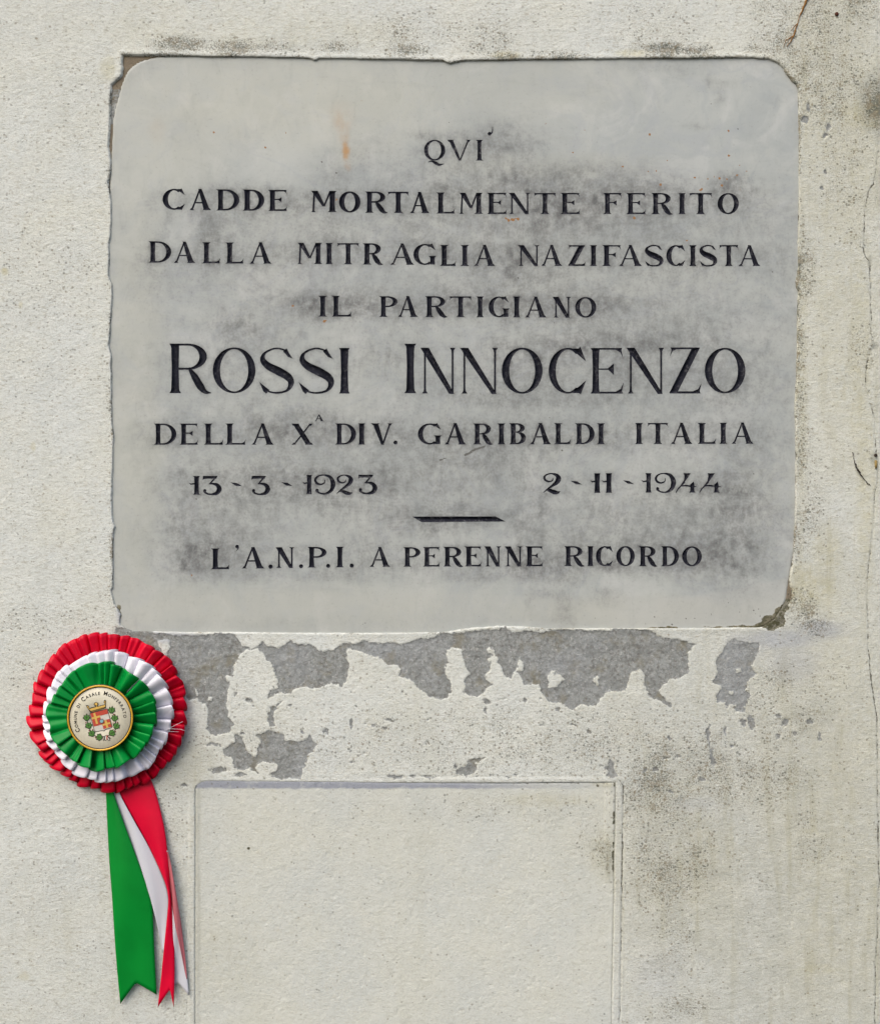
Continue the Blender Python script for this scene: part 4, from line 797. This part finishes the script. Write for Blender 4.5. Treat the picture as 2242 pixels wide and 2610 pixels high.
# ------------------------------------------------------------------ tricolour cockade
cock = empty('tricolour_cockade', P(272, 1820, 0)); bpy.context.view_layer.update()
tag(cock, 'pleated red, white and green rosette with round crest badge and hanging ribbon tails', 'cockade')
def ruffle(name, cx, cy, r0, R0, N, y0, y1, amp, mat, seed, fold=1.25, extra=()):
    r = np.random.RandomState(seed); nt = 1100; nr = 14
    th = np.linspace(0, 2*np.pi, nt, endpoint=False)
    def per(k, s): # periodic noise
        q = np.random.RandomState(s); o = 0
        for j in range(1, k+1): o = o + q.randn()/j**.5*np.cos(j*th+q.rand()*6.28)
        return o/2.2
    ph = N*th + 3.6*per(9, seed+1) + 1.3*per(22, seed+7); tw_ = per(7, seed+8); sk = per(30, seed+9)
    lob = np.clip(1+.62*per(17, seed+2), .25, 1.9); pw = .5+.5*np.sin(ph)
    big = np.zeros(nt)
    for ang, wd, am in extra: big += am*np.exp(-(((th-ang+np.pi) % (2*np.pi)-np.pi)/wd)**2)
    V = []
    for k in range(nr):
        t = k/(nr-1); tt = t**.75
        a = fold*tt*lob*(1+.5*big)
        thh = th + (a/N)*np.sin(ph+.6+.5*sk*tt) + tt*(.035*tw_+.012*sk)
        Rr = R0*(1+.014*per(5, seed+4)+.030*per(16, seed+3)+.012*sk-.030*pw*lob+.07*big)
        rr = r0+(Rr-r0)*t
        y = y0+(y1-y0)*t**1.2 + .0022*tt*per(5, seed+6) + .0012*np.sin(3.14*t)*sk - amp*tt*lob*(1+.8*big)*np.cos(ph) + amp*.22*tt*np.cos(2*ph+1)
        px = cx+rr*np.cos(thh); py = cy-rr*np.sin(thh)
        V.append(PAv(px, py, y))
    V = np.array(V).reshape(-1, 3)
    k, j = np.meshgrid(np.arange(nr-1), np.arange(nt), indexing='ij'); k = k.ravel(); j = j.ravel(); j2 = (j+1) % nt
    F = np.stack([k*nt+j, k*nt+j2, (k+1)*nt+j2, (k+1)*nt+j], -1)
    o = make_mesh(name, V, F, mat); relocate(o, cock)
    md = o.modifiers.new('thickness', 'SOLIDIFY'); md.thickness = .0003
    return o
def PAv(px, py, y):
    k = (D+y)/D*S
    return np.stack([(px-CX)*k, y, (CY-py)*k], -1)
rf = ruffle('ruffle', 272, 1819, 60, 204, 44, -.0075, -.0070, .0040, M_RED, 11, 1.25); rf['label'] = 'outer red pleated ruffle'
rf = ruffle('ruffle', 272, 1829, 60, 166, 34, -.0158, -.0168, .0044, M_WHT, 31, 1.3, [(.75, .42, 1.0), (.05, .25, .35), (1.5, .2, .5)]); rf['label'] = 'middle white pleated ruffle'
rf = ruffle('ruffle', 259, 1828, 62, 138, 25, -.0238, -.0262, .0052, M_GRN, 53, 1.25, [(1.3, .35, .3)]); rf['label'] = 'inner green pleated ruffle'
def disc(name, cx, cy, r0, r1, y, th, mat, parent, n=96):
    """flat ring/disc with thickness, front at y"""
    a = np.linspace(0, 2*np.pi, n, endpoint=False); V = []
    for rr, yy_ in ((max(r0, .01), y), (r1-.6, y), (r1, y+.0003), (r1, y+th), (max(r0, .01), y+th)):
        V.append(PAv(cx+rr*np.cos(a), cy-rr*np.sin(a), np.full(n, yy_)))
    V = np.array(V).reshape(-1, 3); F = []
    for k in range(5):
        for j in range(n): F.append([k*n+j, k*n+(j+1) % n, ((k+1) % 5)*n+(j+1) % n, ((k+1) % 5)*n+j])
    o = make_mesh(name, V, np.array(F), mat, smooth=False); relocate(o, parent); return o
YB = -.0335
bdg = disc('badge', 255, 1831, 0, 80.5, YB, .004, M_CREAM, cock); bpy.context.view_layer.update()
disc('gold_ring', 255, 1830.5, 79.5, 84, YB-.0012, .005, M_GOLD, bdg)
disc('edge_shadow_ring', 255, 1830, 77.6, 79.8, YB-.0004, .004, M_DRK, bdg)  # dark ring paints the shadow inside the gold rim along with its edge
disc('outer_edge', 255, 1830, 83, 85.5, YB+.001, .004, M_DRK, bdg)
def flat(name, polys, y, th, mat, parent):
    V = []; F = []
    for q in polys:
        a = sum(q[i][0]*q[(i+1) % len(q)][1]-q[(i+1) % len(q)][0]*q[i][1] for i in range(len(q)))
        if a > 0: q = q[::-1]
        b = len(V); m = len(q)
        V += [P(x, z, y) for x, z in q]+[P(x, z, y+th) for x, z in q]
        F.append(list(range(b, b+m))); F += [[b+i, b+m+i, b+m+(i+1) % m, b+(i+1) % m] for i in range(m)]
    o = make_mesh(name, V, F, mat, smooth=False); relocate(o, parent); return o
zo, zs = (160, 1730), 8.9
def sh(u, v): return (620+u*385+v*112, 795-u*105+v*410)
def shp(L): return Z(zo, zs, [sh(u, v) for u, v in L])
def rect(u0, v0, u1, v1): return shp([(u0, v0), (u1, v0), (u1, v1), (u0, v1)])
y_ = YB-.0002; dT = .00025
flat('shield_outline', [shp([(-.03, -.03), (1.03, -.03), (1.03, .98), (.93, 1.04), (.60, 1.05), (.5, 1.10), (.40, 1.05), (.07, 1.03), (-.03, .96)])], y_-.0001, .0003, M_INK, bdg)
flat('shield', [shp([(0, 0), (1, 0), (1, .96), (.92, 1.01), (.59, 1.02), (.5, 1.06), (.41, 1.02), (.08, 1.0), (0, .95)])], y_-.0003, .0003, M_CWHT, bdg)
flat('shield_field', [rect(.01, .0, .5, .72), rect(.5, .0, .99, .25), rect(.5, .54, .99, .98)], y_-.0005, .0003, M_CRED, bdg)
flat('cross', [rect(.17, .02, .29, .62), rect(.03, .22, .17, .33), rect(.29, .22, .50, .33)], y_-.0007, .0003, M_CYEL, bdg)
flat('cross', [rect(.68, .56, .80, .97), rect(.52, .71, .68, .81), rect(.80, .71, .97, .81)], y_-.0007, .0003, M_CYEL, bdg)
star = [(880+(66 if i % 2 else 46)*math.cos(i*math.pi/12), 965+(66 if i % 2 else 46)*math.sin(i*math.pi/12)) for i in range(24)]
flat('star', [Z(zo, zs, star)], y_-.0009, .0003, plain('star_brown', (.16, .09, .07)), bdg)
flat('roundel', [Z(zo, zs, [(880+38*math.cos(a), 965+38*math.sin(a)) for a in np.linspace(0, 6.283, 17)[:-1]])], y_-.0011, .0003, M_CBLU, bdg)
crown_o = [(520, 600), (580, 605), (598, 640), (596, 672), (650, 650), (735, 632), (700, 590), (712, 550), (750, 530), (795, 548), (812, 585), (782, 625), (870, 605), (950, 585), (925, 540), (935, 492), (962, 478), (982, 500), (978, 560), (975, 670), (800, 728), (628, 778), (560, 672)]
flat('crown_outline', [Z(zo, zs, crown_o)], y_-.0001, .0003, M_INK, bdg)
crown_i = [(545, 622), (572, 620), (588, 655), (600, 688), (700, 662), (756, 646), (756, 606), (722, 588), (724, 560), (752, 545), (784, 560), (792, 585), (770, 606), (770, 642), (870, 620), (955, 598), (945, 545), (950, 505), (966, 500), (962, 560), (962, 640), (800, 690), (640, 735), (590, 690)]
flat('crown', [Z(zo, zs, crown_i)], y_-.0003, .0003, M_CYEL, bdg)
flat('crown_band', [Z(zo, zs, [(655, 745), (800, 706), (958, 658), (958, 668), (800, 718), (655, 757)])], y_-.0004, .0003, plain('crown_dark', (.28, .17, .04)), bdg)
leafp = [(0, -1.05), (.32, -.5), (.72, -.72), (.78, -.2), (1.05, .15), (.66, .48), (.35, .88), (0, .98), (-.35, .86), (-.66, .5), (-1.05, .18), (-.76, -.18), (-.74, -.7), (-.32, -.5)]
LV = [(540, 880, 0), (585, 1062, -.3), (652, 1240, -.5), (822, 1328, -1.4), (1108, 708, .2), (1175, 890, .1), (1216, 1070, .5), (1122, 1232, 1.1)]
st = [(545, 930), (560, 990), (612, 1150), (700, 1280), (800, 1330), (960, 1310)]; st2 = [(1110, 760), (1160, 830), (1190, 950), (1205, 1010), (1185, 1170), (1090, 1270), (1010, 1300)]
def thick(pts, w):
    o = []
    for (ax, ay), (bx, by) in zip(pts, pts[1:]):
        L = math.hypot(bx-ax, by-ay); nx_, ny_ = -(by-ay)/L*w/2, (bx-ax)/L*w/2; o.append([(ax+nx_, ay+ny_), (bx+nx_, by+ny_), (bx-nx_, by-ny_), (ax-nx_, ay-ny_)])
    return o
flat('garland_stem', [Z(zo, zs, q) for q in thick(st, 14)+thick(st2, 14)], y_-.0001, .0003, M_INK, bdg)
for x, z_, an in LV:
    ca, sa = math.cos(an), math.sin(an); mk = lambda k: Z(zo, zs, [(x+k*(a*ca-b*sa), z_+k*(a*sa+b*ca)) for a, b in leafp])
    flat('leaf_outline', [mk(88)], y_-.0002, .0003, M_INK, bdg); flat('leaf', [mk(70)], y_-.0004, .0003, M_CGRN, bdg)
    flat('leaf_vein', [Z(zo, zs, q) for q in thick([(x+k1*(-sa)*70, z_+k1*ca*70) for k1 in (-.7, 0, .8)], 8)+thick([(x-30*ca, z_-30*sa), (x, z_), (x+30*ca, z_+30*sa)], 6)], y_-.0005, .0003, M_INK, bdg)
for dx, dy in ((525, 1000), (600, 1180), (680, 1155), (745, 1340), (1160, 815), (1240, 990), (1195, 1200), (1140, 1010)):
    flat('berry', [Z(zo, zs, [(dx+16*math.cos(a), dy+16*math.sin(a)) for a in np.linspace(0, 6.283, 9)[:-1]])], y_-.0003, .0003, plain('berry_red', (.20, .06, .05)), bdg)
flat('bow_outline', [Z(zo, zs, [(960, 1290), (1010, 1280), (1030, 1310), (1100, 1360), (1060, 1360), (1080, 1400), (1040, 1412), (1000, 1375), (960, 1412), (935, 1385), (925, 1420), (912, 1410), (935, 1330)])], y_-.0002, .0003, M_INK, bdg)
flat('bow', [Z(zo, zs, [(965, 1300), (990, 1296), (990, 1385), (955, 1395), (955, 1340)]), Z(zo, zs, [(1018, 1320), (1062, 1390), (1040, 1400), (1008, 1350)])], y_-.0004, .0003, M_CWHT, bdg)
flat('bow_knot', [Z(zo, zs, [(990, 1290), (1012, 1296), (1010, 1390), (990, 1385)])], y_-.0005, .0003, M_CRED, bdg)
# small capitals around the rim
txt = 'COMUNE DI CASALE MONFERRATO'; bigc = {0, 10, 17}
cache = {}
def char_mesh(ch):
    if ch not in cache:
        cu = bpy.data.curves.new('t', 'FONT'); cu.body = ch; cu.size = 1; cu.offset = (.002 if ch == 'M' else .020); ob = bpy.data.objects.new('t', cu); COL.objects.link(ob)
        me = bpy.data.meshes.new_from_object(ob); bpy.data.objects.remove(ob)
        v = np.array([x.co[:2] for x in me.vertices]); f = [list(p.vertices) for p in me.polygons]
        mn, mx = v.min(0), v.max(0); capH = .73
        cache[ch] = ((v-[mn[0], 0])/capH, f, (mx[0]-mn[0])/capH)
    return cache[ch]
hs, hb_ = 8.0, 11.2; adv = []
for i, ch in enumerate(txt): adv.append(4.6 if ch == ' ' else char_mesh(ch)[2]*(hb_ if i in bigc else hs)*.92)
Rb = 59.6; total = math.radians(208.3-4.5)*(Rb+4); gap = (total-sum(adv)+(adv[0]+adv[-1])/2)/(len(txt)-1); pos = 0
for i, ch in enumerate(txt):
    c = pos + adv[i]/2 - adv[0]/2
    if ch != ' ':
        an = math.radians(208.3) - c/(Rb+4); v, f, w = char_mesh(ch); h = hb_ if i in bigc else hs
        lx = (v[:, 0]-w/2)*h*.92; ly = v[:, 1]*h
        if ch in 'CSO': pass
        ur, ut = (math.cos(an), math.sin(an)), (math.sin(an), -math.cos(an))
        rx_ = (Rb+ly)*ur[0]+lx*ut[0]; rz_ = (Rb+ly)*ur[1]+lx*ut[1]
        V = PAv(255+rx_, 1831-rz_, np.full(len(rx_), YB-.00025)); o = make_mesh('letter', V, f, M_INK, smooth=False); relocate(o, bdg)
    pos += adv[i]+gap

# ribbon tails
to, ts = (220, 1980), 987/300
def ribbon(name, L, Rr, notch, endL, endR, y0, y1, bow, mat, label=None, nu=14, nt=50, thick_=.00025, ycurve=None):
    L = np.array(Z(to, ts, L)); Rr = np.array(Z(to, ts, Rr)); notch, endL, endR = [np.array(Z(to, ts, [q])[0]) for q in (notch, endL, endR)]
    def res(p):
        d = np.r_[0, np.cumsum(np.hypot(*np.diff(p, axis=0).T))]; t = np.linspace(0, 1, nt)
        q = np.stack([np.interp(t*d[-1], d, p[:, k]) for k in (0, 1)], -1)
        for _ in range(3): q[1:-1] = (q[:-2]+2*q[1:-1]+q[2:])/4
        return q
    A, B = res(L), res(Rr); t = np.linspace(0, 1, nt)[:, None]; u = np.linspace(0, 1, nu)[None]
    px = A[:, :1]*(1-u)+B[:, :1]*u; py = A[:, 1:]*(1-u)+B[:, 1:]*u
    un = u[0]; ex = np.where(un < .5, endL[0]+(notch[0]-endL[0])*un*2, notch[0]+(endR[0]-notch[0])*(un-.5)*2); ey = np.where(un < .5, endL[1]+(notch[1]-endL[1])*un*2, notch[1]+(endR[1]-notch[1])*(un-.5)*2)
    px = px+t**6*(ex-px[-1])[None]; py = py+t**6*(ey-py[-1])[None]
    yv = y0+(y1-y0)*t - bow*np.sin(np.pi*np.clip(t, 0, 1))*.6 - bow*(u-.5)**2*-2 + .0014*np.sin(2.2*t*3.1+u*2.4) + .0006*np.sin(7*t+u*5)
    if ycurve is not None: yv = yv + ycurve(t, u)
    V = PAv(px.ravel(), py.ravel(), (yv+0*px).ravel())
    k, j = np.meshgrid(np.arange(nt-1), np.arange(nu-1), indexing='ij'); k = k.ravel(); j = j.ravel()
    F = np.stack([k*nu+j, (k+1)*nu+j, (k+1)*nu+j+1, k*nu+j+1], -1)
    o = make_mesh(name, V, F, mat); relocate(o, cock); md = o.modifiers.new('thickness', 'SOLIDIFY'); md.thickness = thick_
    if label: o['label'] = label
    return o
ribbon('ribbon_tail', [(160, 40), (165, 150), (180, 500), (198, 800), (215, 1000), (240, 1450), (262, 1740)], [(215, 40), (228, 140), (330, 430), (430, 700), (530, 980), (556, 1090), (566, 1400), (580, 1740)], (415, 1728), (285, 1908), (590, 1830), -.0045, -.008, .004, M_GRNT, 'broad green ribbon tail')
ribbon('ribbon_tail', [(205, 40), (225, 140), (325, 430), (425, 700), (525, 980), (560, 1105), (600, 1260), (638, 1450)], [(255, 40), (275, 140), (400, 370), (520, 580), (620, 790), (672, 930), (690, 1010), (686, 1100), (664, 1330), (656, 1460)], (645, 1470), (638, 1480), (660, 1480), -.0028, -.006, .002, M_WHTT, 'white ribbon tail running down behind the red one')
ribbon('ribbon_tail', [(225, 40), (275, 140), (400, 370), (520, 580), (620, 790), (676, 930), (692, 1020), (684, 1100), (660, 1330), (632, 1600), (610, 1760)], [(540, 20), (560, 60), (610, 230), (660, 450), (688, 690), (703, 900), (724, 1120), (742, 1400), (747, 1560), (744, 1760)], (700, 1784), (598, 1938), (733, 1938), -.0035, -.009, .004, M_REDT, 'narrowing red ribbon tail')
ribbon('ribbon_tail', [(675, 620), (690, 900), (715, 1150), (728, 1400), (735, 1700)], [(684, 620), (712, 760), (758, 1020), (793, 1230), (818, 1430), (840, 1640), (850, 1750)], (768, 1730), (735, 1758), (862, 1838), -.0075, -.004, .001, M_WHTT, 'white ribbon tail showing behind the red one')
ribbon('red_bounce_strip', [(682, 640), (698, 830), (718, 1080), (745, 1260), (790, 1450), (826, 1640)], [(684, 630), (714, 755), (760, 1015), (796, 1230), (821, 1430), (842, 1640)], (840, 1700), (838, 1690), (845, 1700), -.0095, -.0050, .001, plain('red_bounce_tint', (.46, .13, .15), .6), 'pale red strip painting red bounce light on the white tail', nu=5)  # pink colour stands in for red light bounced onto the white satin
# stray threads
def tube(name, pts, rad, y, mat, parent=None, ns=6, label=None):
    p = np.array([P(a, b, (y[i] if hasattr(y, '__len__') else y)) for i, (a, b) in enumerate(pts)]); r = np.array(rad)*S if hasattr(rad, '__len__') else np.full(len(p), rad*S)
    T = np.gradient(p, axis=0); T /= np.linalg.norm(T, axis=1)[:, None]; up = np.array([0, 1., 0]); N = np.cross(T, up); N /= np.linalg.norm(N, axis=1)[:, None]+1e-9; B = np.cross(T, N)
    a = np.linspace(0, 2*np.pi, ns, endpoint=False)
    V = (p[:, None]+r[:, None, None]*(np.cos(a)[None, :, None]*N[:, None]+np.sin(a)[None, :, None]*B[:, None])).reshape(-1, 3); F = []
    for i in range(len(p)-1):
        for j in range(ns): F.append([i*ns+j, i*ns+(j+1) % ns, (i+1)*ns+(j+1) % ns, (i+1)*ns+j])
    F.append(list(range(ns))[::-1]); F.append([(len(p)-1)*ns+j for j in range(ns)])
    o = make_mesh(name, V, F, mat)
    if parent: relocate(o, parent)
    return o
for L in ([(1340, 1070), (1440, 1030), (1560, 1035), (1612, 1052)], [(1350, 1080), (1430, 1040), (1500, 1000), (1580, 962)], [(1440, 890), (1470, 860), (1500, 850)], [(1330, 1090), (1450, 1055), (1540, 1060)]):
    tube('thread', Z(roo, ros, L), .35, -.024, M_WHT, cock, 4)

# ------------------------------------------------------------------ small things on the wall
def smooth_pts(L, k=4):
    L = np.array(L, float); t = np.linspace(0, len(L)-1, (len(L)-1)*k+1); return t, [(np.interp(a, range(len(L)), L[:, 0])+.5*math.sin(a*5.1), np.interp(a, range(len(L)), L[:, 1])+.4*math.cos(a*4.3)) for a in t]
tw = Z((2080, 1100), 1678/162, [(945, 540), (970, 570), (990, 700), (1005, 810), (1040, 880), (1060, 960), (1120, 1040), (1160, 1120), (1230, 1220), (1310, 1310), (1345, 1365), (1400, 1395), (1425, 1440)])
t, pts = smooth_pts(tw); rr = np.interp(t, range(13), [.7, .9, .7, .9, 1.9, 1.6, 2.6, 1.7, 1.1, .9, 1.2, .8, .5])*(1+.25*np.sin(t*7))
o = tube('dry_twig', pts, rr, np.interp(t, [0, 6, 12], [-.001, -.002, -.0005]), M_TWIG); tag(o, 'thin dark curved twig stuck to the plaster beside the long crack', 'twig')
root = empty('dried_root', P(2040, 60, 0)); bpy.context.view_layer.update(); tag(root, 'tan dried root with thin forked ends above the top right corner of the plaque', 'root')
z1 = (1900, 0), 1780/342
t, pts = smooth_pts(Z(*z1, [(850, -60), (800, 10), (772, 80), (742, 150), (708, 225), (692, 300), (660, 380), (650, 430), (625, 490), (590, 550), (545, 612)]))
tube('stem', pts, np.interp(t, range(11), [2.6, 2.8, 2.4, 1.9, 1.0, .9, 1.4, 2.0, 1.8, 1.1, .7])*(1+.2*np.sin(t*6)), -.0008, M_ROOT, root)
for L in ([(640, 460), (590, 500), (535, 525), (515, 570), (500, 632)], [(600, 480), (560, 520), (552, 560)], [(690, 300), (640, 350), (600, 400)]):
    t, pts = smooth_pts(Z(*z1, L)); tube('fork', pts, np.interp(t, [0, len(L)-1], [1.1, .5]), -.0007, M_ROOT, root, 5)
def dome(name, px, py, r, h, mat, n=16):
    V = [P(px, py, -h)]; F = []
    for k in range(1, 5):
        a = k/4*math.pi/2
        for j in range(n): b = j/n*2*math.pi; V.append(P(px+r*math.sin(a)*math.cos(b), py+r*math.sin(a)*math.sin(b)*1.03, -h*math.cos(a)+(.0005 if k == 4 else 0)))
    for j in range(n): F.append([0, 1+j, 1+(j+1) % n])
    for k in range(3):
        for j in range(n): F.append([1+k*n+j, 1+(k+1)*n+j, 1+(k+1)*n+(j+1) % n, 1+k*n+(j+1) % n])
    return make_mesh(name, V, F, mat)
o = dome('nail_head', 2132, 34.6, 5.3, .0016, M_BROWN); tag(o, 'small round rusty brown nail head near the top right corner', 'nail')
pg = Z((2080, 1100), 1678/162, [(1535, 765), (1560, 750), (1605, 765), (1612, 860), (1600, 960), (1565, 985), (1538, 920)])
V = [P(a, b, -.0010) for a, b in pg]+[P(2231, 1183, -.0018)]+[P(a, b, .003) for a, b in pg]; m = len(pg)
o = make_mesh('wall_plug', V, [[m, i, (i+1) % m] for i in range(m)]+[[i, m+1+i, m+1+(i+1) % m, (i+1) % m] for i in range(m)], M_OCH); tag(o, 'small ochre plug wedged in the long crack at the right edge', 'plug')
o = dome('hole_dome', 2231, 1160.5, 4.6, .0012, M_TWIG); tag(o, 'tiny dark pebble in the crack just above the ochre plug, built as a dome', 'hole')  # dark dome added in place of a small dark hole
